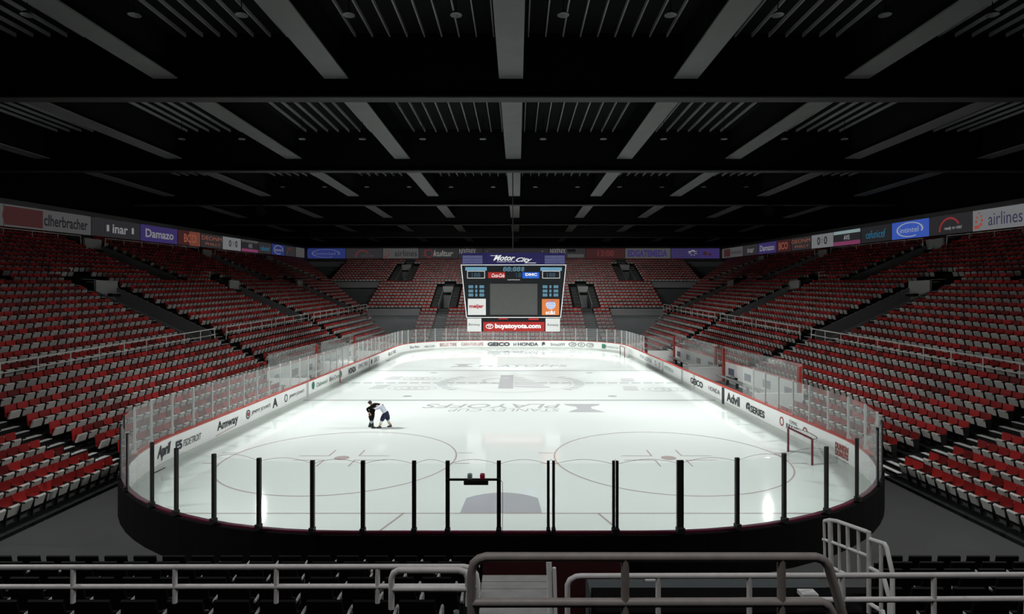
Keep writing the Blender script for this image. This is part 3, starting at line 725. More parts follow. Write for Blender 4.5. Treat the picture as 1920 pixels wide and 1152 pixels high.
for i, (x, y, z, rot, st, r, u, wk) in enumerate(SEATS):
    if i in chosen: continue
    c, s_ = math.cos(rot), math.sin(rot); tn = random.random(); tn = tn if random.random() < .85 else tn*.5
    for src in (bk2, pn2, am2):
        base = len(big.v); tt = random.random() if src is pn2 else tn
        for (a, b_, d) in [(q[0]*wk, q[1], q[2]) for q in src.v]: big.v.append((x+a*c-b_*s_, y+a*s_+b_*c, z+d))
        for f, m in zip(src.f, src.m): big.f.append(tuple(base+q for q in f)); big.m.append(big.mi(src.mats[m])); big.t.append(tt)
tag(big.build('arena_seats', tint=True), 'thousands of red tip-up seats filling the side and far grandstands', 'seat', 'red tip-up seats farther off in all the stands', 'stuff')

# ------------------------------------------------------------------ handrails in the side stands
def side_rail(sg, r, u0, u1, h, label, posts_every=6.0, two=True):
    v = S0+TR*r-0.2; X = HX+sg*v; z0, z1 = zside(r, u0), zside(r, u1)
    t = thing('handrail', (X, (u0+u1)/2, (z0+z1)/2), label, 'handrail', 'white handrails across the side stands')
    b = MB(); z = lambda u: z0+(z1-z0)*(u-u0)/(u1-u0)
    b.tube([(X, u0, z0), (X, u0+.3, z0+h), (X, u1-.3, z1+h), (X, u1, z1)], 0.11, M_rail, 6); b.build('top_rail', t)
    if two: b = MB(); b.tube([(X, u0+.15, z0+h*.55), (X, u1-.15, z1+h*.55)], 0.09, M_rail, 6); b.build('lower_rail', t)
    n = max(2, int((u1-u0)/posts_every)); b = MB()
    for i in range(1, n): u = u0+(u1-u0)*i/n; b = MB(); b.tube([(X, u, z(u)-.3), (X, u, z(u)+h)], 0.09, M_rail, 5); b.build('rail_post', t)
for sg, nm in ((-1, 'left'), (1, 'right')):
    for k, (u0, u1) in enumerate([(62, 68.6), (73.4, 136.4), (141.6, 168), (170.5, 197.5), (202.5, 229), (231, 257.5), (262.5, 274)]):
        side_rail(sg, 9, u0, u1, 3.1, 'white two-bar handrail across the %s stand, %s length away from camera' % (nm, nth(k+1)))
    for k, (u0, u1) in enumerate([(116, 166.5), (176, 228), (240, 286)]):
        side_rail(sg, 28, u0, u1, 2.9, 'thin white handrail high up the %s stand, %s length away' % (nm, nth(k+1)), 8, False)

# ================================================================== players' benches (right) and penalty boxes (left)
def bench(sg, y0, y1, label, name):
    X0 = HX+sg*(HW+.9); XB = HX+sg*(S0+TR*3-.15)
    t = thing(name, (X0, (y0+y1)/2, 0), label, 'bench enclosure')
    b = MB(); b.box(*sorted((X0, XB)), y0, y1, -.05, .6, M_parap); b.build('platform', t)
    b = MB(); b.box(*sorted((XB, XB+sg*.3)), y0, y1, 0, 5.6, M_white); b.build('back_wall', t)
    for yy in (y0, y1):
        b = MB(); b.box(*sorted((X0, XB)), yy-.12, yy+.12, .6, 4.0, M_white); b.build('end_wall', t)
        b = MB(); b.box(*sorted((X0, XB)), yy-.03, yy+.03, 4.0, GT, M_glass); b.build('end_glass', t)
    b = MB(); xb = XB-sg*2.2; b.box(*sorted((xb, xb+sg*1.3)), y0+1, y1-1, 2.0, 2.25, M_parap)
    k = y0+3
    while k < y1-2: b.box(*sorted((xb+sg*.3, xb+sg*.9)), k-.15, k+.15, .6, 2.0, M_ink); k += 6
    b.build('bench', t)
    n = int((y1-y0)/9)
    for i in range(n):
        yy = y0+(y1-y0)*(i+.5)/n; b = MB(); b.box(*sorted((XB-sg*.08, XB)), yy-1.8, yy+1.8, 2.6, 4.2, mat('poster_blue_grey', (0.16, 0.18, 0.24), .6)); b.build('wall_sign', t)
    b = MB(); b.box(*sorted((XB+sg*.05, XB+sg*.12)), y0, y1, 5.6, GT+.4, M_glass); b.build('back_glass', t)
    for yy in ((y0+.4, y1-.4) if sg > 0 else (y1-.4,)):
        b = MB(); b.box(*sorted((XB-sg*.5, XB-sg*.1)), yy-.5, yy+.5, .6, GT, M_cap); tag(b.build('red_post', t), 'red post')
    b = MB(); b.box(*sorted((XB-sg*.15, XB+sg*.35)), y0, y1, 5.6, 5.8, M_cap); b.build('wall_cap', t)
bench(1, 106, 146, 'white players bench enclosure behind the right boards, nearer one', 'players_bench')
bench(1, 151, 192, 'white players bench enclosure behind the right boards, farther one', 'players_bench')
bench(-1, 126, 156, 'white penalty box behind glass on the left side, nearer one', 'penalty_box')
bench(-1, 160, 192, 'white penalty box behind glass on the left side, farther one', 'penalty_box')

# ================================================================== ribbon of LED panels
def emis(name, col, e=1.0): return mat(name, tuple(c*0.3 for c in col), 0.6, 0.1, emit=e, ecol=col)
LEDK = 1.0
def srgb(r, g, b): return tuple(((c/255+0.055)/1.055)**2.4 if c > 10 else c/255/12.92 for c in (r, g, b))
def em(name, r, g, b): return mat('led_'+name, (0.02, 0.02, 0.02), 0.6, 0.1, emit=LEDK, ecol=srgb(r, g, b))
L_white = em('white', 68, 68, 68); L_wht2 = em('white_bright', 104, 106, 108); L_grey = em('grey', 42, 40, 42); L_frame = mat('led_frame', (0.10, 0.10, 0.10), 0.8)
L_purple = em('purple', 50, 41, 88); L_org = em('orange', 128, 72, 56); L_blue = em('blue', 36, 46, 98); L_blu2 = em('blue_bright', 52, 78, 160); L_pink = em('pink', 112, 52, 84)
L_red = em('red', 88, 40, 42); L_redd = em('red_dark', 54, 29, 30); L_cyan = em('cyan', 34, 98, 128); L_txt = em('text_pale', 120, 120, 122); L_dk = em('text_dark', 26, 24, 28); L_inkb = em('ink_blue', 44, 42, 66); L_dark = em('dark', 34, 34, 36)
def zt_side(u, hi): return (45.0 if hi else 39.3)+0.031*(u-148)
def led_side(sg, x0, x1, base, label, draws):
    """x0..x1 photo columns; draws: list of (kind, args) in unit panel coordinates (s along reading direction, t up)"""
    cr = 130.0 if sg < 0 else 128.4
    d0, d1 = cr*FPX/abs(970-x0), cr*FPX/abs(970-x1)       # at left edge, right edge as read
    X = HX+sg*129.2
    t = thing('advertising_panel', (X, (d0+d1)/2, zt_side((d0+d1)/2, 0)), label, 'advertising panel', 'panels of the ribbon board')
    def pp(s, q, k=0.0):
        u = d0+(d1-d0)*s; z0, z1 = zt_side(u, 0), zt_side(u, 1); return (X-sg*k, u, z0+(z1-z0)*q)
    panel(t, pp, base, draws, abs(d1-d0), 5.7, (0, 1 if sg < 0 else -1, 0.031 if sg < 0 else -0.031))
def led_far(x0, x1, base, label, draws):
    d = 368.3; a, c = CX+(x0-970)*d/FPX, CX+(x1-970)*d/FPX
    t = thing('advertising_panel', ((a+c)/2, d, 46), label, 'advertising panel', 'panels of the ribbon board')
    panel(t, lambda s, q, k=0.0: (a+(c-a)*s, d-k, 46+6.3*q), base, draws, c-a, 6.3, (1, 0, 0))
def panel(t, pp, base, draws, wd, ht, right):
    b = MB(); f = [pp(0, 0, 0.1), pp(1, 0, 0.1), pp(1, 1, 0.1), pp(0, 1, 0.1)]; k = [pp(0, 0, -.3), pp(1, 0, -.3), pp(1, 1, -.3), pp(0, 1, -.3)]
    b.poly(f, base)
    for i in range(4): j = (i+1) % 4; b.poly([f[i], k[i], k[j], f[j]], L_frame)
    b.poly(k[::-1], L_frame); b.build('screen', t)
    lvl = 0.16
    for dr in draws:
        lvl += 0.03
        if dr[0] == 'rect': _, s0, s1, q0, q1, m = dr; b = MB(); b.poly([pp(s0, q0, lvl), pp(s1, q0, lvl), pp(s1, q1, lvl), pp(s0, q1, lvl)], m); b.build('panel_graphic', t)
        elif dr[0] == 'text': _, body, s0, s1, q0, q1, m = dr[:7]; kw = dr[7] if len(dr) > 7 else {}; text(body, pp(s0, q0, lvl), right, (0, 0, 1), wd*(s1-s0), ht*(q1-q0), m, 'panel_lettering', t, **kw)
        elif dr[0] == 'stripes':
            _, s0, s1, n, m = dr; b = MB()
            for i in range(n): a = s0+(s1-s0)*i/n; c = a+(s1-s0)/n*.5; b.poly([pp(a, 0, lvl), pp(c, 0, lvl), pp(c, 1, lvl), pp(a, 1, lvl)], m)
            b.build('panel_graphic', t)
        elif dr[0] in ('ell', 'arc'):
            _, cs, cq, rs, rq, a0, a1, th, m = dr; b = MB(); n = 28
            for i in range(n):
                a = math.radians(a0+(a1-a0)*i/n); c = math.radians(a0+(a1-a0)*(i+1)/n); k_ = 1-th
                b.poly([pp(cs+rs*k_*math.cos(a), cq+rq*k_*math.sin(a), lvl), pp(cs+rs*math.cos(a), cq+rq*math.sin(a), lvl), pp(cs+rs*math.cos(c), cq+rq*math.sin(c), lvl), pp(cs+rs*k_*math.cos(c), cq+rq*k_*math.sin(c), lvl)], m)
            b.build('panel_graphic', t)
        elif dr[0] == 'dots':
            b = MB()
            for (cs, cq, rr) in dr[1]:
                b.poly([pp(cs+rr*ht/wd*math.cos(i*math.pi/5), cq+rr*math.sin(i*math.pi/5), lvl) for i in range(10)], dr[2])
            b.build('panel_graphic', t)
BR = dict(bold=0.02)
def ell(m, **k): return [('ell', .5, .5, .36, .42, -20, 300, .12, m)]
DOTS = [(0.06, .18, .09), (.11, .2, .09), (.16, .3, .08), (.18, .5, .07), (.17, .7, .06), (.13, .85, .05), (.07, .45, .07), (.09, .65, .06)]
led_side(-1, -60, 7, L_white, 'plain pale ribbon panel at the left photo edge', [])
led_side(-1, 8, 171, L_white, 'white ribbon panel lettered with red rounded block at left photo edge', [('rect', 0.0, .40, .08, .92, L_redd), ('ell', .06, .5, .08, .42, 90, 270, 1.0, L_redd), ('text', 'clherbracher', .41, .95, .22, .78, L_dk, BR)])
led_side(-1, 172, 263, L_grey, 'dark grey ribbon panel reading inar on the left wall', [('stripes', 0, 1, 22, L_dark), ('text', 'inar', .40, .72, .25, .75, L_txt, BR), ('rect', .28, .33, .32, .68, L_txt), ('rect', .80, .85, .32, .68, L_txt)])
led_side(-1, 264, 333, L_purple, 'purple ribbon panel reading Damazo on the left wall', [('text', 'Damazo', .12, .88, .25, .78, L_txt, BR)])
led_side(-1, 334, 376, L_redd, 'dark orange ribbon panel reading BCO on the left wall', [('stripes', .5, 1, 9, L_org), ('text', 'BCO', .25, .80, .2, .8, L_org, BR)])
led_side(-1, 377, 417, L_grey, 'dark ribbon panel reading DEONM PHILLY on the left wall', [('text', 'DEONM', .03, .97, .55, .85, L_org), ('text', 'PHILLY', .2, .9, .18, .38, L_org)])
led_side(-1, 418, 452, L_wht2, 'white ribbon panel showing 0 0 score on the left wall', [('text', '0', .32, .45, .25, .78, L_dk, BR), ('text', '0', .66, .79, .25, .78, L_dk, BR), ('text', 'PER', .49, .62, .52, .66, L_red), ('text', 'NHL', .50, .61, .34, .46, L_red)])
led_side(-1, 453, 484, L_dark, 'white, dark and pink striped ribbon panel on the left wall', [('rect', 0, 1, .8, 1, L_white), ('rect', 0, 1, 0, .25, L_pink), ('text', 'AVIS', .4, .62, .35, .7, L_txt)])
led_side(-1, 485, 509, L_grey, 'dark ribbon panel with blue cefunicef lettering on the left wall', [('text', 'cefunicef', .15, .85, .25, .7, L_cyan)])
led_side(-1, 510, 534, L_blue, 'small blue ribbon panel with ringed lettering on the left wall', ell(L_txt)+[('text', 'intintel', .25, .72, .35, .62, L_txt)])
led_side(-1, 535, 554, L_grey, 'small dark ribbon panel with red arc on the left wall', [('arc', .5, .2, .35, .6, 60, 180, .15, L_red)])
led_side(-1, 555, 571, L_white, 'small pale ribbon panel at the far end of left wall', [])
led_side(1, 1826, 1935, L_wht2, 'white ribbon panel reading airlines at the right photo edge', [('dots', DOTS, em('dot_red', 150, 60, 45)), ('text', 'airlines', .30, .88, .2, .8, L_inkb)])
led_side(1, 1745, 1825, L_grey, 'dark ribbon panel with red arc reading ready to ride on right wall', [('stripes', 0, 1, 20, L_dark), ('arc', .5, .15, .26, .72, 30, 180, .14, em('arc_red', 128, 42, 46)), ('text', 'ready to ride!', .38, .78, .18, .4, em('pale2', 150, 150, 152))])
led_side(1, 1674, 1744, L_blu2, 'bright blue ribbon panel reading intintel in a ring on right wall', [('ell', .5, .5, .36, .42, -20, 300, .12, em('pale3', 140, 148, 160)), ('text', 'intintel', .24, .74, .34, .64, MATS['led_pale3'])])
led_side(1, 1616, 1673, L_dark, 'dark ribbon panel with cyan cefunicef lettering on the right wall', [('text', 'cefunicef', .18, .82, .25, .75, L_cyan)])
led_side(1, 1565, 1615, L_dark, 'white, dark and pink striped ribbon panel on the right wall', [('rect', 0, 1, .78, 1, em('palecyan', 122, 140, 142)), ('rect', 0, 1, 0, .27, L_pink), ('text', 'AVIS', .4, .62, .36, .68, MATS['led_pale2'])])
led_side(1, 1523, 1564, L_wht2, 'white ribbon panel showing 0 0 score on the right wall', [('text', '0', .28, .42, .22, .8, L_dk, BR), ('text', '0', .60, .74, .22, .8, L_dk, BR), ('text', 'PER', .45, .57, .52, .66, L_red), ('text', 'NHL', .46, .56, .34, .46, L_red)])
led_side(1, 1485, 1522, L_grey, 'dark ribbon panel reading DEONM PHILLY on the right wall', [('text', 'DEONM', .03, .97, .55, .85, L_org), ('text', 'PHILLY', .2, .9, .18, .38, L_org)])
led_side(1, 1458, 1484, L_redd, 'dark orange ribbon panel reading BCO on the right wall', [('text', 'BCO', .15, .8, .2, .8, L_org, BR)])
led_side(1, 1423, 1457, L_purple, 'purple ribbon panel reading Damazo on the right wall', [('text', 'Damazo', .1, .9, .25, .78, L_txt, BR)])
led_side(1, 1395, 1422, L_grey, 'small dark grey ribbon panel reading inar on the right wall', [('text', 'inar', .3, .75, .25, .75, L_txt)])
led_side(1, 1355, 1394, L_white, 'pale ribbon panel with red block at the far end of right wall', [('rect', .1, .42, .1, .9, L_redd), ('text', 'clherbracher', .45, .95, .3, .7, L_dk)])
led_far(574, 648, L_blue, 'blue ribbon panel reading intintel in a ring on the far wall', [('ell', .5, .5, .36, .42, -20, 300, .12, em('dim_pale', 76, 80, 110)), ('text', 'intintel', .24, .74, .34, .64, MATS['led_dim_pale'])])
led_far(649, 717, L_grey, 'dark ribbon panel with red arc on the far wall', [('arc', .45, .1, .2, .75, 30, 180, .15, L_red), ('text', 'ready to ride!', .42, .75, .15, .35, L_white)])
led_far(718, 785, L_white, 'pale ribbon panel reading airlines on the far wall', [('dots', DOTS, L_red), ('text', 'airlines', .33, .95, .22, .8, L_dk)])
led_far(786, 859, L_grey, 'dark ribbon panel reading kultur with red marks on the far wall', [('ell', .25, .5, .1, .42, 0, 360, .25, L_red), ('text', 'J', .10, .16, .2, .85, L_red, BR), ('text', 'kultur', .36, .88, .2, .8, em('kultur', 104, 104, 100), dict(bold=0.03, shear=0.2))])
led_far(860, 905, L_grey, 'dark ribbon panel reading NIXENIX left of the scoreboard', [('text', 'NIXENIX', .02, .72, .45, .95, L_txt)])
led_far(906, 1029, L_grey, 'dark ribbon panel with pale bars behind the scoreboard top', [('rect', .1, .55, .3, .7, L_frame)])
led_far(1030, 1098, L_grey, 'dark ribbon panel reading NIXENIX right of the scoreboard', [('text', 'NIXENIX', .02, .45, .5, .95, L_txt), ('rect', .5, .72, .6, .9, L_frame), ('rect', .5, .95, .1, .42, L_white)])
led_far(1099, 1171, L_redd, 'dark red ribbon panel showing 13:00 on the far wall', [('text', '13:00', .30, .72, .2, .82, L_red, BR)])
led_far(1172, 1257, L_white, 'pale ribbon panel with purple EDGATEMEDA lettering on far wall', [('text', 'EDGATEMEDA', .06, .93, .15, .85, L_purple, dict(bold=0.05))])
led_far(1258, 1349, L_purple, 'purple ribbon panel with pale star on the far wall', [('stripes', 0, .6, 16, L_inkb), ('text', '*', .35, .55, .15, .85, L_txt, dict(bold=.08)), ('dots', [(.7, .5, .2), (.8, .4, .15)], L_redd)])
# frame bands around the ribbon
for sg, nm in ((-1, 'left'), (1, 'right')):
    X = HX+sg*129.6; b = MB()
    for (za, zb_) in ((38.1, 39.3), (45.0, 46.4)):
        b.hexa([(X-.5*1, 35, za+.031*(35-148)), (X+.5, 35, za+.031*(35-148)), (X+.5, 367, za+.031*(367-148)), (X-.5, 367, za+.031*(367-148)),
                (X-.5, 35, zb_+.031*(35-148)), (X+.5, 35, zb_+.031*(35-148)), (X+.5, 367, zb_+.031*(367-148)), (X-.5, 367, zb_+.031*(367-148))], L_frame)
    b.hexa([(X+sg*.2-.2, 35, 33), (X+sg*.2+.2, 35, 33), (X+sg*.2+.2, 367, 40), (X+sg*.2-.2, 367, 40), (X+sg*.2-.2, 35, 42), (X+sg*.2+.2, 35, 42), (X+sg*.2+.2, 367, 52), (X+sg*.2-.2, 367, 52)], L_frame)
    tag(b.build('ribbon_frame'), 'grey frame carrying the ribbon panels along the %s wall' % nm, 'frame')
b = MB(); b.box(HX-129, HX+129, 368.2, 369.2, 44.2, 46, L_frame); b.box(HX-129, HX+129, 368.2, 369.2, 52.3, 53.2, L_frame); b.box(HX-129, HX+129, 368.7, 369.2, 46, 52.3, L_frame)
tag(b.build('ribbon_frame'), 'grey frame carrying the ribbon panels across the far wall', 'frame')

# ================================================================== scoreboard
SD = 146.0
def sx(px): return CX+(px-970)*SD/FPX
def sz(py): return CZ-(py-560)*SD/FPX
SBD = thing('scoreboard', (sx(963), SD, sz(622)), 'four-sided scoreboard with video screen hanging over centre ice', 'scoreboard')
S_k = mat('board_black', (0.012, 0.014, 0.017), 0.5, 0.3); S_n = mat('sign_navy', (0.02, 0.017, 0.09), 0.6, emit=0.5, ecol=(0.013, 0.011, 0.065))
def s_em(name, rgb, e=0.5): c = srgb(*rgb); return mat('sign_'+name, c, 0.6, 0.2, emit=e, ecol=c)
S_w = s_em('white', (205, 206, 204), .4); S_wt = s_em('white_text', (215, 215, 215), .55); S_r = s_em('red', (150, 42, 40), .6); S_rc = s_em('red_text', (150, 30, 35), .6); S_b = s_em('blue', (35, 85, 185), .6); S_o = s_em('orange', (190, 108, 58), .6)
S_scr = mat('dark_screen', (0.07, 0.072, 0.067), 0.5, 0.3, emit=0.3, ecol=(0.10, 0.105, 0.097), noise=.15, nscale=3); S_seg = s_em('segments', (92, 130, 150), .45); S_segd = s_em('segments_dim', (62, 84, 100), .4); S_lb = s_em('light_blue', (105, 150, 175), .5); S_g = s_em('ink_grey', (70, 74, 80), .3)
DEP = 22.0
def fy(py):    # main face leans: top nearer
    return SD-0.9+(py-497)/(596-497)*0.9
# body
b = MB(); b.hexa([(sx(875), SD, sz(596)), (sx(1051), SD, sz(596)), (sx(1051), SD+DEP, sz(596)), (sx(875), SD+DEP, sz(596)),
                  (sx(865.5), SD-.9, sz(497)), (sx(1060.5), SD-.9, sz(497)), (sx(1060.5), SD+DEP+.9, sz(497)), (sx(865.5), SD+DEP+.9, sz(497))], S_k); b.build('main_body', SBD)
b = MB(); b.box(sx(867), sx(1059), SD-.9, SD+DEP+.9, sz(496.5), sz(475), S_n); tag(b.build('top_sign', SBD), 'navy blue top sign')
b = MB(); b.box(sx(877), sx(1049), SD+.3, SD+DEP-.3, sz(622), sz(596.5), S_k); b.build('lower_body', SBD)
def srect(x0, x1, y0, y1, m, name, k=0.06, par=SBD):
    b = MB(); A = [(sx(x0), fy(y1)-k, sz(y1)), (sx(x1), fy(y1)-k, sz(y1)), (sx(x1), fy(y0)-k, sz(y0)), (sx(x0), fy(y0)-k, sz(y0))]; B = [(p[0], p[1]+.05, p[2]) for p in A]
    b.hexa([A[0], A[1], B[1], B[0], A[3], A[2], B[2], B[3]], m); return b.build(name, par)
def stext(body, x0, x1, y0, y1, m, k=0.1, **kw):
    return text(body, (sx(x0), fy(y1)-k, sz(y1)), (1, 0, 0), (0, fy(y0)-fy(y1), sz(y0)-sz(y1)), sx(x1)-sx(x0), sz(y0)-sz(y1), m, 'lettering', SBD, **kw)
def bar(p, q, m=S_wt, r=0.09, name='frame_tube'):
    b = MB(); b.tube([p, q], r, m, 6); return b
fr = MB(); C4 = [(sx(865.5), SD-1.0, sz(497.5)), (sx(1060.5), SD-1.0, sz(497.5)), (sx(1051), SD-.1, sz(595.5)), (sx(875), SD-.1, sz(595.5))]
fr.tube(C4, 0.10, S_wt, 6, closed=True); tag(fr.build('outline_tube', SBD), 'white outline tube around the front face')
# top sign
stop = SD-0.96
def ttext(body, x0, x1, y0, y1, m, **kw): text(body, (sx(x0), stop-.02, sz(y1)), (1, 0, 0), (0, 0, 1), sx(x1)-sx(x0), sz(y0)-sz(y1), m, 'lettering', SBD, **kw)
ttext('Motor', 925, 966, 479, 489.5, S_wt, shear=0.5, bold=0.03); ttext('City', 967, 998, 483.5, 494, S_wt, shear=0.5, bold=0.03); ttext('CASINO HOTEL', 932, 966, 490.2, 492.6, S_wt, shear=.3)
b = MB(); b.box(sx(985), sx(1005), stop-.03, stop, sz(494.2), sz(493.2), S_wt); b.box(sx(920), sx(940), stop-.03, stop, sz(480.6), sz(479.8), S_wt); b.build('lettering_stroke', SBD)
for a, c in ((868, 905), (1021, 1058)):
    b = MB()
    for i in range(5): y = 480.5+i*3.1; b.box(sx(a), sx(c), stop-.05, stop, sz(y+1.4), sz(y), s_em('stripe', (120, 122, 160), .5))
    b.build('sign_stripes', SBD)
# main face
srect(873, 913, 501.5, 508, S_lb, 'info_bar'); srect(1013, 1053, 502, 508.5, S_lb, 'info_bar')
for x0, x1 in ((877, 909), (1017, 1049)):
    b = MB(); b.tube([(sx(x0), fy(509)-.1, sz(509)), (sx(x1), fy(509)-.1, sz(509)), (sx(x1), fy(522)-.1, sz(522)), (sx(x0), fy(522)-.1, sz(522))], 0.07, S_wt, 5, closed=True); tag(b.build('score_frame', SBD), 'white frame round score digits')
    stext('188', x0+8, x1-8, 512, 520, S_segd, bold=.02)
srect(915.5, 947, 511, 522, S_r, 'sponsor_sign'); stext('Coca-Cola', 922, 946, 513.5, 520.5, S_wt, .12, shear=.4, bold=.02)
srect(979.5, 1011, 511, 522.3, S_b, 'sponsor_sign'); stext('DMC', 985, 1007, 512.5, 518, S_wt, .12, bold=.05); stext('hospitals', 986, 1006, 519.3, 520.8, S_lb, .12)
stext('88:88', 943, 976, 501, 509.5, S_seg, spacing=1.0, shear=.1, bold=.02); stext('8', 982-5, 983, 501, 509.5, S_seg, shear=.1, bold=.02); stext('18', 968, 977, 512, 520.5, S_segd)
stext('DAKTRONICS', 952, 975, 524.2, 526, S_wt)
for x0 in (878.5, 1017):
    for ry in (535, 543, 550.5):
        for gx, wx, n in ((0, 9.3, 2), (12.6, 4.4, 1), (20.5, 9.2, 2)): stext('8'*n, x0+gx, x0+gx+wx, ry, ry+6, S_seg, bold=.06)
srect(877.5, 911, 560.5, 591, S_w, 'sponsor_sign'); stext('meijer', 880, 907, 571, 580, S_rc, .12, bold=.03)
srect(1016, 1048.5, 561, 591, S_o, 'sponsor_sign'); stext('at&t', 1023, 1041.5, 582.5, 590, S_wt, .12, bold=.03)
gl = MB(); gc = (sx(1032.5), fy(571)-.1, sz(571.5)); R_ = 1.18; ns = 14
gl.poly([(gc[0]+R_*math.cos(a*math.pi/12), gc[1], gc[2]+R_*math.sin(a*math.pi/12)) for a in range(24)], S_wt)
for k in range(5):
    q = -0.75+k*0.36; hw = math.sqrt(max(0, 1-q*q))*R_*.96; th = 0.11
    gl.poly([(gc[0]-hw, gc[1]-.03, gc[2]+q*R_+.05), (gc[0], gc[1]-.03, gc[2]+q*R_-.14), (gc[0]+hw, gc[1]-.03, gc[2]+q*R_+.05), (gc[0]+hw*.9, gc[1]-.03, gc[2]+q*R_+th+.07), (gc[0], gc[1]-.03, gc[2]+q*R_+th-.12), (gc[0]-hw*.9, gc[1]-.03, gc[2]+q*R_+th+.07)], S_b)
gl.build('globe_emblem', SBD)
srect(919, 1007.5, 532.5, 590.5, S_scr, 'video_screen')
# lower signs
def lrect(x0, x1, y0, y1, m, name): b = MB(); b.box(sx(x0), sx(x1), SD+.1, SD+.32, sz(y1), sz(y0), m); return b.build(name, SBD)
def ltext(body, x0, x1, y0, y1, m, **kw): text(body, (sx(x0), SD+.06, sz(y1)), (1, 0, 0), (0, 0, 1), sx(x1)-sx(x0), sz(y0)-sz(y1), m, 'lettering', SBD, **kw)
lrect(876, 902.5, 597.5, 622, S_w, 'sponsor_sign'); lrect(1023, 1050, 597.5, 622, S_w, 'sponsor_sign'); lrect(906, 1021, 604, 621.5, S_r, 'sponsor_sign')
ltext('Amway', 878, 900, 606.5, 612.5, S_g); ltext('Amway', 1025.5, 1047.5, 607, 613, S_g)
ltext('buyatoyota.com', 928, 1014, 607, 618.5, S_wt, bold=.05)
b = MB(); c0 = (sx(918), SD+.05, sz(612.3))
def ering(rx, rz, ox=0, oz=0, th=.16):
    for i in range(24):
        a, c = 2*math.pi*i/24, 2*math.pi*(i+1)/24
        b.poly([(c0[0]+ox+(rx-th)*math.cos(a), c0[1], c0[2]+oz+(rz-th)*math.sin(a)), (c0[0]+ox+rx*math.cos(a), c0[1], c0[2]+oz+rz*math.sin(a)), (c0[0]+ox+rx*math.cos(c), c0[1], c0[2]+oz+rz*math.sin(c)), (c0[0]+ox+(rx-th)*math.cos(c), c0[1], c0[2]+oz+(rz-th)*math.sin(c))], S_wt)
ering(.95, .63); ering(.6, .25, 0, .28, .12); ering(.27, .58, 0, 0, .11); b.build('oval_emblem', SBD)
lrect(934, 952, 597, 599.2, S_r, 'indicator_light'); lrect(991, 1010, 597, 600.5, S_r, 'indicator_light')
b = MB(); b.tube([(sx(961), SD+9, sz(475)), (sx(961), SD+9, 63.5)], 0.12, mat('hoist', (0.03, 0.02, 0.02), .6), 8); b.build('hoist_column', SBD)
for px in (912, 1018): b = MB(); b.tube([(sx(px), SD+4, sz(475)), (sx(px), SD+4, sz(468))], 0.07, M_grey, 6); b.build('hoist_lug', SBD)
b = MB(); b.box(sx(905), sx(1020), SD+3, SD+4, sz(475.5), sz(470.5), mat('truss_grey', (0.22, .22, .22), .7)); b.build('hoist_beam', SBD)

# ================================================================== the two players
def skin_mesh(verts, edges, radii, m, name, parent, org, sub=1):
    me = bpy.data.meshes.new(name); me.from_pydata([tuple((a)*FT for a in v) for v in verts], edges, [])
    o = bpy.data.objects.new(name, me); COL.objects.link(o)
    md = o.modifiers.new('s', 'SKIN'); md.use_smooth_shade = True
    sv = me.skin_vertices[0].data if me.skin_vertices else None
    if sv is None:
        me.skin_vertices.new() if hasattr(me.skin_vertices, 'new') else None
    sv = me.skin_vertices[0].data
    for i, r in enumerate(radii):
        rr = r if isinstance(r, tuple) else (r, r); sv[i].radius = (rr[0]*FT, rr[1]*FT)
    sv[0].use_root = True
    if sub: s2 = o.modifiers.new('u', 'SUBSURF'); s2.levels = sub; s2.render_levels = sub
    bpy.context.view_layer.update()
    m2 = bpy.data.meshes.new_from_object(o.evaluated_get(bpy.context.evaluated_depsgraph_get())); m2.materials.clear(); m2.materials.append(m)
    for p in m2.polygons: p.use_smooth = True
    bpy.data.objects.remove(o)
    q = bpy.data.objects.new(name, m2); COL.objects.link(q); q.parent = parent
    return q
SK = mat('skin', (0.50, 0.27, 0.18), .6)
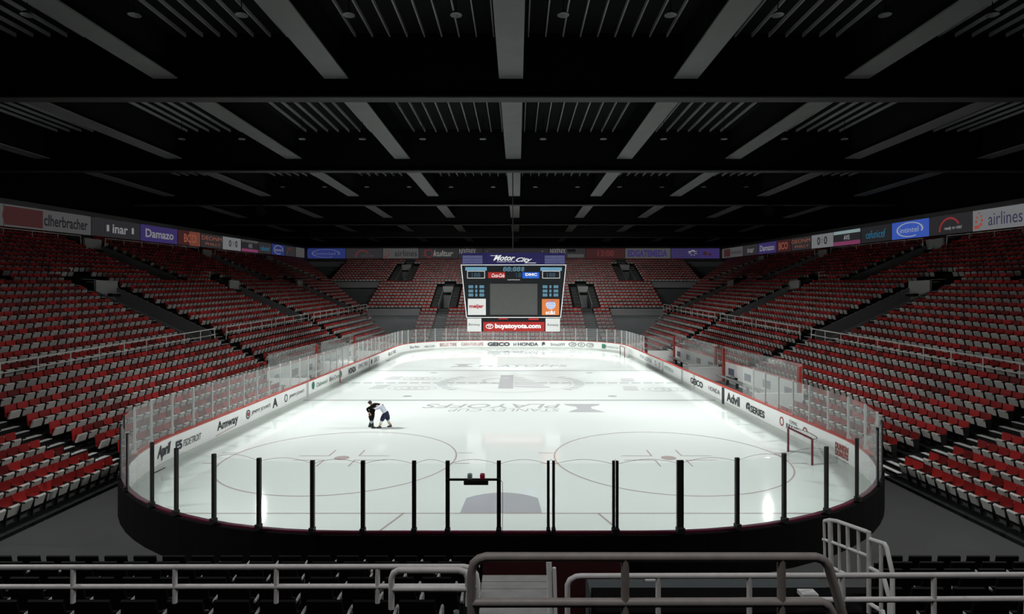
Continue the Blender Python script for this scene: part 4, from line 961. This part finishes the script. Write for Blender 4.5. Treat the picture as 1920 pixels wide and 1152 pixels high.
def player(org, label, J, cj, cp, cs, csk, hair):
    """J: joint dict (ft, local)"""
    t = thing('person', org, label, 'person')
    V = []; E = []; R = []
    def add(p, r, par=None):
        V.append(p); R.append(r); i = len(V)-1
        if par is not None: E.append((par, i))
        return i
    def lerp(a, c, k): return tuple(a[i]+(c[i]-a[i])*k for i in range(3))
    pel = add(J['pelvis'], (.36, .30)); ch = add(J['chest'], (.42, .30), add(lerp(J['pelvis'], J['chest'], .5), (.33, .26), pel)); nk = add(J['neck'], .17, ch)
    hd = add(J['head'], (.25, .28), nk); add(lerp(J['neck'], J['head'], 1.55), .20, hd)
    for s in ('l', 'r'):
        sh = add(J['sh'+s], .20, ch); el = add(J['el'+s], .13, sh); wr = add(J['wr'+s], .085, el)
        hp = add(J['hip'+s], .28, pel); kn = add(J['kn'+s], .19, hp); an = add(J['an'+s], .10, kn); add(lerp(J['an'+s], J['to'+s], .5), .07, an)
        w_ = Vector(J['wr'+s]); dd = (w_-Vector(J['el'+s])).normalized(); side = dd.cross(Vector((0, 0, 1))).normalized(); upv = side.cross(dd)
        pm_ = add(tuple(w_+dd*.2), (.13, .07), wr)
        for q in range(4):
            o_ = (q-1.5)*.065; L = (.16, .2, .19, .14)[q]
            f1 = add(tuple(w_+dd*.33+upv*o_), .032, pm_); f2 = add(tuple(w_+dd*(.33+L*.6)+upv*o_+side*.05), .028, f1); add(tuple(w_+dd*(.33+L*.7)+upv*o_+side*.14), .024, f2)
        t1 = add(tuple(w_+dd*.2+upv*.15+side*.04), .035, pm_); add(tuple(w_+dd*.32+upv*.18+side*.1), .028, t1)
    skin_mesh(V, E, R, SK, 'body', t, org)
    # jersey
    def T(pts): return [tuple(Vector(p)+Vector(org)) for p in pts]
    V = [lerp(J['pelvis'], J['chest'], -.12), lerp(J['pelvis'], J['chest'], .5), J['chest']]; E = [(0, 1), (1, 2)]; R = [(.56, .50), (.54, .46), (.56, .46)]
    for s in ('l', 'r'):
        b0 = len(V); V += [J['sh'+s], lerp(J['sh'+s], J['el'+s], .5), J['el'+s], lerp(J['el'+s], J['wr'+s], .85)]; R += [.34, .28, .25, .19]; E += [(2, b0), (b0, b0+1), (b0+1, b0+2), (b0+2, b0+3)]
    V.append(lerp(J['chest'], J['neck'], .75)); R.append(.26); E.append((2, len(V)-1))
    skin_mesh(V, E, R, cj, 'jersey', t, org)
    b = MB(); pe = Vector(J['pelvis']); upv = (Vector(J['chest'])-pe).normalized()
    b.tube(T([pe+upv*.34, pe+upv*.2, pe, pe-upv*.25, pe-upv*.42]), [.30, .46, .52, .46, .2], cp, 14)
    for s in ('l', 'r'):
        h_, k_ = J['hip'+s], J['kn'+s]
        b.tube(T([lerp(h_, k_, -.12), lerp(h_, k_, .08), lerp(h_, k_, .5), lerp(h_, k_, .9), lerp(h_, k_, 1.02)]), [.22, .40, .40, .33, .24], cp, 14)
    b.build('pants', t, True)
    for s in ('l', 'r'):
        h_, k_, a_ = J['hip'+s], J['kn'+s], J['an'+s]
        b = MB(); b.tube(T([lerp(h_, k_, .9), lerp(k_, a_, .1), lerp(k_, a_, .45)]), [.2, .25, .24], cs[0], 12); b.tube(T([lerp(k_, a_, .45), lerp(k_, a_, .7), lerp(k_, a_, .95)]), [.24, .21, .16], cs[1], 12); b.build('sock', t, True)
        a, c = Vector(a_), Vector(J['to'+s]); dd = (c-a); dd.z = 0; dd.normalize()
        b = MB(); z2 = Vector((0, 0, 1)); b.tube(T([a+z2*.22, a+z2*.05, Vector((a.x, a.y, .16))]), [.17, .19, .17], csk, 10)
        f0 = Vector((a.x, a.y, .2)); b.tube(T([f0-dd*.28, f0-dd*.18, f0+dd*.1, f0+dd*.45, f0+dd*.62]), [.06, .15, .16, .13, .05], csk, 10); b.build('skate', t, True)
        b = MB(); p0 = a-dd*.25; p1 = a+dd*.6; n_ = Vector((-dd.y, dd.x, 0))*.02
        b.hexa([tuple(Vector((p.x, p.y, 0.02))+n__+Vector(org)) for p, n__ in ((p0, n_), (p0, -n_), (p1, -n_), (p1, n_))]+[tuple(Vector((p.x, p.y, .12))+n__+Vector(org)) for p, n__ in ((p0, n_), (p0, -n_), (p1, -n_), (p1, n_))], M_grey)
        b.build('blade', t)
    # head: hair or helmet, face features
    h = Vector(J['head']); hb = MB(); n = 10
    f = (Vector(J['face'])).normalized(); 
    hv = []
    for i in range(7):
        ph = math.radians(-10+100*i/6)
        for j in range(12): th = 2*math.pi*j/12; hv.append((h.x+.33*math.cos(ph)*math.cos(th), h.y+.33*math.cos(ph)*math.sin(th), h.z+.05+.36*math.sin(ph)))
    hb.v = [tuple(a+b_ for a, b_ in zip(p, org)) for p in hv]; hb.mats = [hair]
    for i in range(6):
        for j in range(12): hb.f.append((i*12+j, i*12+(j+1) % 12, (i+1)*12+(j+1) % 12, (i+1)*12+j)); hb.m.append(0); hb.t.append(.5)
    hb.build('helmet' if hair is M_black else 'hair', t, True)
    s_ = f.cross(Vector((0, 0, 1))).normalized(); fb = MB(); o3 = Vector(org)
    for sg in (-1, 1): e = h+f*.27+s_*.1*sg+Vector((0, 0, .02))+o3; fb.box(e.x-.03, e.x+.03, e.y-.03, e.y+.03, e.z-.02, e.z+.02, M_ink)
    nz_ = h+f*.3+Vector((0, 0, -.05))+o3; fb.tube([nz_, nz_+f*.06-Vector((0, 0, .05))], .04, SK, 5)
    mo = h+f*.27+Vector((0, 0, -.15))+o3; fb.tube([mo-s_*.06, mo+s_*.06], .015, M_inkr, 4)
    for sg in (-1, 1): ea = h+s_*.27*sg+o3; fb.tube([ea-Vector((0, 0, .05)), ea+Vector((0, 0, .05))], .04, SK, 5)
    fb.build('face', t)
    return t
PD = 95.6; ox = CX+(707-970)*PD/FPX
JB = dict(pelvis=(-.75, .1, 2.35), chest=(-.55, 0, 3.45), neck=(-.75, 0, 3.85), head=(-1.0, -.05, 4.05), face=(1, .1, -.3), shl=(-.3, -.4, 3.65), shr=(-.3, .4, 3.7),
          ell=(-1.3, -.75, 3.2), wrl=(-.85, -.9, 2.6), elr=(.15, .3, 3.75), wrr=(.75, .2, 3.72),
          hipl=(-.8, -.22, 2.15), hipr=(-.68, .25, 2.15), knl=(-.62, -.3, 1.25), knr=(-.85, .35, 1.2), anl=(-.45, -.45, .32), anr=(-1.15, .5, .32), tol=(-.1, -.55, .2), tor=(-.8, .55, .2))
player((ox-.15, PD, 0), 'hockey player in all-black uniform grappling, at left of the pair', JB, mat('jersey_black', (.004, .004, .004), .9, .1), mat('pants_black', (.006, .006, .006), .85, .1), (mat('sock_grey', (.35, .38, .42), .7), mat('sock_black', (.02, .02, .022), .7)), M_black, M_black)
JW = dict(pelvis=(1.55, 0, 2.35), chest=(.95, 0, 3.4), neck=(.5, -.05, 3.55), head=(.22, -.1, 3.35), face=(-1, -.2, -.6), shl=(.75, -.42, 3.5), shr=(.8, .42, 3.55),
          ell=(.2, -.6, 3.2), wrl=(-.25, -.55, 3.3), elr=(.3, .5, 3.1), wrr=(-.2, .4, 3.0),
          hipl=(1.45, -.25, 2.2), hipr=(1.65, .25, 2.2), knl=(.95, -.35, 1.25), knr=(1.85, .35, 1.25), anl=(.7, -.45, .3), anr=(2.2, .5, .32), tol=(.4, -.55, .2), tor=(2.05, .35, .2))
player((ox-.15, PD, 0), 'hockey player in white jersey and navy pants bending forward, at right of the pair', JW, mat('jersey_white', (.62, .65, .75), .7), mat('pants_navy', (.012, .017, .05), .7), (mat('sock_white', (.68, .68, .70), .7), mat('sock_gold', (.62, .42, .22), .7)), M_ink, mat('hair_brown', (.35, .33, .32), .7))

# ================================================================== near-end stand: dark seats
NS_D = [39-2.9*k for k in range(8)]
nst = thing('grandstand', (HX, 20, 0), 'dark stepped stand in the foreground below the camera', 'grandstand')
b = MB()
for k, d in enumerate(NS_D):
    zt = 1.4+0.9*k
    for (x0, x1) in ((-38, -1.2), (15.6, 40)):
        b.box(x0, x1, d-1.9, d+1.0, -.05, zt, M_matte)
b.build('terrace', nst)
M_dseat = mat('seat_charcoal', (0.0025, 0.0025, 0.003), .8, .15); M_arm = mat('armrest_grey', (0.40, 0.39, 0.39), .4, .6, noise=.5, nscale=12)
bk = MB(); bk.hexa([(-.8, -.16, 1.15), (.8, -.16, 1.15), (.8, -.06, 1.15), (-.8, -.06, 1.15), (-.72, -.42, 2.7), (.72, -.42, 2.7), (.72, -.32, 2.75), (-.72, -.32, 2.75)], M_dseat)
pn = MB(); pn.hexa([(-.75, 0, 1.05), (.75, 0, 1.05), (.75, .25, 1.0), (-.75, .25, 1.0), (-.72, .1, 2.0), (.72, .1, 2.0), (.72, .35, 1.95), (-.72, .35, 1.95)], M_dseat)
am = MB(); am.tube([(.93, -.3, 2.05), (.93, .1, 2.12), (.93, .45, 2.08), (.93, .52, 1.9), (.93, .42, 1.6)], .07, M_arm, 6)
lg = MB(); lg.box(.89, .97, -.1, .15, 0, 2.05, M_black)
cp = MB(); cp.lathe((.72, -.55, 1.55), [(.02, 0), (.12, 0), (.13, .22), (.11, .22), (.1, .03)], M_arm, 8)
dm = [('backrest', bk.mesh('dark_backrest')), ('seat', pn.mesh('dark_seat')), ('armrest', am.mesh('dark_armrest', True)), ('leg', lg.mesh('dark_leg')), ('cup_holder', cp.mesh('cup_holder'))]
for k, d in enumerate(NS_D[:7]):
    zt = 1.4+0.9*k; cnt = {'left': 0, 'right': 0}
    off = (k % 2)*.6
    xs_ = [(-1.9-off-1.9*i, 'left') for i in range(20)]+[(16.6+off+1.9*i, 'right') for i in range(12)]
    for x, side in xs_:
        if abs(x-HX) > 37: continue
        px, py = px_of(x, d, zt+2)
        if px < -30 or px > 1950 or (side == 'right' and px < 1640): continue
        cnt[side] += 1
        t = thing('dark_seat', (x, d, zt), 'charcoal seat in foreground %s block, %s row from the ice, %s outward' % (side, nth(k+1), nth(cnt[side])), 'seat', 'charcoal seats in the foreground')
        for nm, me in dm: o = bpy.data.objects.new(nm, me); COL.objects.link(o); o.parent = t

# ================================================================== foreground rails
def rail(name, label, d, lines, posts, r, m, zfoot=None, cat='handrail', group='foreground pipe handrails'):
    """lines: list of pixel polylines (x, y); posts: (x, y0, y1)"""
    x0, y0 = lines[0][0]; t = thing(name, W(posts[0][0], posts[0][2], d), label, cat, group)
    for i, ln in enumerate(lines): b = MB(); b.tube([W(x, y, d) for x, y in ln], r, m, 10); b.build('top_rail' if i == 0 else 'lower_rail', t, True)
    for (x, ya, yb) in posts: b = MB(); b.tube([W(x, ya, d), W(x, yb, d)], r*.92, m, 10); b.build('rail_post', t, True)
    return t
rail('handrail', 'long grey two-bar pipe handrail across the lower left foreground', 24, [[(-160, 1064.5), (870, 1063), (884, 1066), (893, 1078), (896, 1095), (896, 1128)], [(-160, 1101.5), (895, 1100)]],
     [(-54, 1064, 1131), (137, 1066, 1131), (328, 1066, 1131), (518, 1066, 1131), (708, 1066, 1131)], 0.105, M_pipe)
rail('handrail', 'short grey looped pipe rail left of the wooden steps', 21.5, [[(734, 1142), (734, 1085), (738, 1075), (748, 1069.5), (860, 1069.5), (872, 1073), (877, 1084), (878, 1136)], [(735, 1104.5), (877, 1104.5)]],
     [(734, 1085, 1142), (878, 1085, 1136)], 0.11, M_pipe)
CR = rail('handrail', 'thick brownish pipe guardrail across the bottom centre foreground', 13.8, [[(884, 1210), (884, 1075), (888, 1058), (898, 1049), (912, 1045), (1530, 1045.5), (1543, 1050), (1553, 1062), (1585, 1170)], [(884, 1131), (1540, 1130), (1552, 1136), (1562, 1152), (1568, 1170)]],
     [(1172, 1047, 1210), (1465, 1047, 1210)], 0.105, M_pipe_b)
rail('handrail', 'grey two-bar pipe handrail running to the lower right edge', 20, [[(1064, 1175), (1064, 1098), (1069, 1088), (1080, 1082), (1090, 1081), (1560, 1080), (2080, 1078)], [(1150, 1128), (1500, 1126), (2080, 1122.5)]],
     [(1234, 1082, 1175), (1405, 1082, 1175), (1580, 1082, 1175), (1751, 1080, 1175), (1925, 1080, 1175)], 0.095, M_pipe)
# rail of the stair at the right
t = thing('stair_railing', W(1600, 1110, 24), 'pale stepped stair railing with vertical bars at lower right', 'railing')
M_pw = mat('pipe_white', (0.85, 0.85, 0.83), .45, .5, noise=.12, nscale=9)
dd = lambda x: 25.0-(x-1545)/130*3.0
def Wd(x, y): return W(x, y, dd(x))
for nm, ln, r in (('top_rail', [(1546, 978), (1556, 976), (1570, 978), (1627, 998)], .085), ('mid_rail', [(1543, 1012), (1562, 1018), (1627, 1043)], .07), ('lower_rail', [(1547, 1060), (1565, 1067), (1587, 1078)], .07),
                  ('top_rail', [(1630, 1011), (1658, 1020), (1662, 1026), (1673, 1074), (1674, 1160)], .08), ('mid_rail', [(1628, 1064), (1650, 1075), (1656, 1080), (1668, 1124), (1668, 1160)], .08), ('lower_rail', [(1628, 1131), (1655, 1147), (1657, 1160)], .08)):
    b = MB(); b.tube([Wd(x, y) for x, y in ln], r, M_pw, 8); b.build(nm, t, True)
for x, ya, yb, r in ((1545, 978, 1078, .055), (1556.5, 978, 1078, .10), (1573, 982, 1128, .06), (1589, 984, 1080, .075), (1609, 992, 1080, .065), (1629, 997, 1150, .085), (1652, 1022, 1155, .07)):
    b = MB(); b.tube([Wd(x, ya), Wd(x+(2 if x < 1620 else 0), yb)], r, M_pipe, 8); b.build('baluster', t, True)
# wooden steps
t = thing('wooden_steps', W(966, 1152, 20), 'worn grey plank steps in the foreground beside the looped rails', 'steps')
M_plank = mat('plank_grey', (0.30, 0.30, 0.295), .8, .2, noise=.35, nscale=4)
rows_ = [(26.5, 24.6, 1079), (24.6, 22.9, 1111), (22.9, 21.3, 1140), (21.3, 19.5, 1168)]
for k, (da, db, yp) in enumerate(rows_):
    z = 21-(yp-560)*da/FPX
    xa, xb = W(905-k*2, 0, da)[0], W(1030+k*3, 0, da)[0]
    for q in range(3):
        y1 = da-(da-db)*q/3; y0 = da-(da-db)*(q+1)/3+.04
        b = MB(); b.box(xa, xb, y0, y1, z-.15, z, M_plank); b.build('plank', t)
    b = MB(); b.box(xa+.05, xb-.05, db+.0, da, z-2.5, z-.16, M_matte); b.build('riser', t)
t = thing('gate_post', W(1030, 1150, 20.5), 'pair of white pipe posts at the right side of the plank steps', 'post')
for x, ya in ((1029, 1053), (1039, 1065)):
    b = MB(); b.tube([W(x, ya, 21.5), W(x+1, ya+25, 21.5), W(x+3, 1172, 21.5)], .10 if x == 1029 else .07, M_pw, 8); b.build('pipe', t, True)
# pit walls: dark red padding, counter and white tray
b = MB(); a, c = W(905, 0, 28)[0], W(1172, 0, 28)[0]; b.box(a, c, 28, 28.4, 3, 21-(1048-560)*28/FPX, mat('padding_dark_red', (0.055, 0.012, 0.014), .8, .2, noise=.2)); 
tag(b.build('padded_wall'), 'dark red padded wall behind the plank steps', 'wall')
b = MB(); a, c = W(1104, 0, 26)[0], W(1545, 0, 26)[0]; b.box(a, c, 25.2, 27.2, 5, 21-(1087-560)*26.6/FPX, mat('counter_grey', (0.07, .078, .08), .7, noise=.2)); b.box(a, c, 23.2, 25.2, 4, 8.64, M_matte)
tag(b.build('counter'), 'dark grey counter behind the guardrail right of centre', 'counter')
for (x0, x1, y0, y1, d, lab) in ((1502, 1532, 1112.5, 1120, 24.4, 'white tray lying on the dark counter near the stair railing'), (1209, 1232, 1085, 1088, 26.55, 'small white card on the dark counter behind the guardrail')):
    p, q = W(x0, y1, d), W(x1, y0, d); b = MB(); b.box(p[0], q[0], d-.15, d+.35, p[2], q[2], mat('tray_white', (.7, .7, .68), .6)); tag(b.build('tray' if x0 > 1500 else 'card'), lab, 'tray' if x0 > 1500 else 'card')
b = MB(); b.box(-1.2, 15.6, 14.5, 39, -.05, 2.0, M_matte); tag(b.build('floor_pit'), kind='structure')
b = MB(); b.box(-12, 18, 2, 14.6, 9.0, 10.5, M_matte); tag(b.build('floor_platform'), kind='structure')

# haze hanging in the hall
hz = bpy.data.materials.new('haze'); hz.use_nodes = True; nt = hz.node_tree; nt.nodes.clear()
ho = nt.nodes.new('ShaderNodeOutputMaterial'); hv = nt.nodes.new('ShaderNodeVolumeScatter'); hv.inputs['Density'].default_value = 0.0045
hv.inputs['Color'].default_value = (0.93, 0.96, 1, 1); hv.inputs['Anisotropy'].default_value = 0.2
nt.links.new(hv.outputs[0], ho.inputs['Volume'])
b = MB(); b.box(HX-72, HX+72, 196, 366, 0.03, 15, hz); tag(b.build('haze'), 'thin pale haze hanging low over the far end', 'haze', kind='stuff')

for o in bpy.data.objects:
    if '_o' in o: del o['_o']
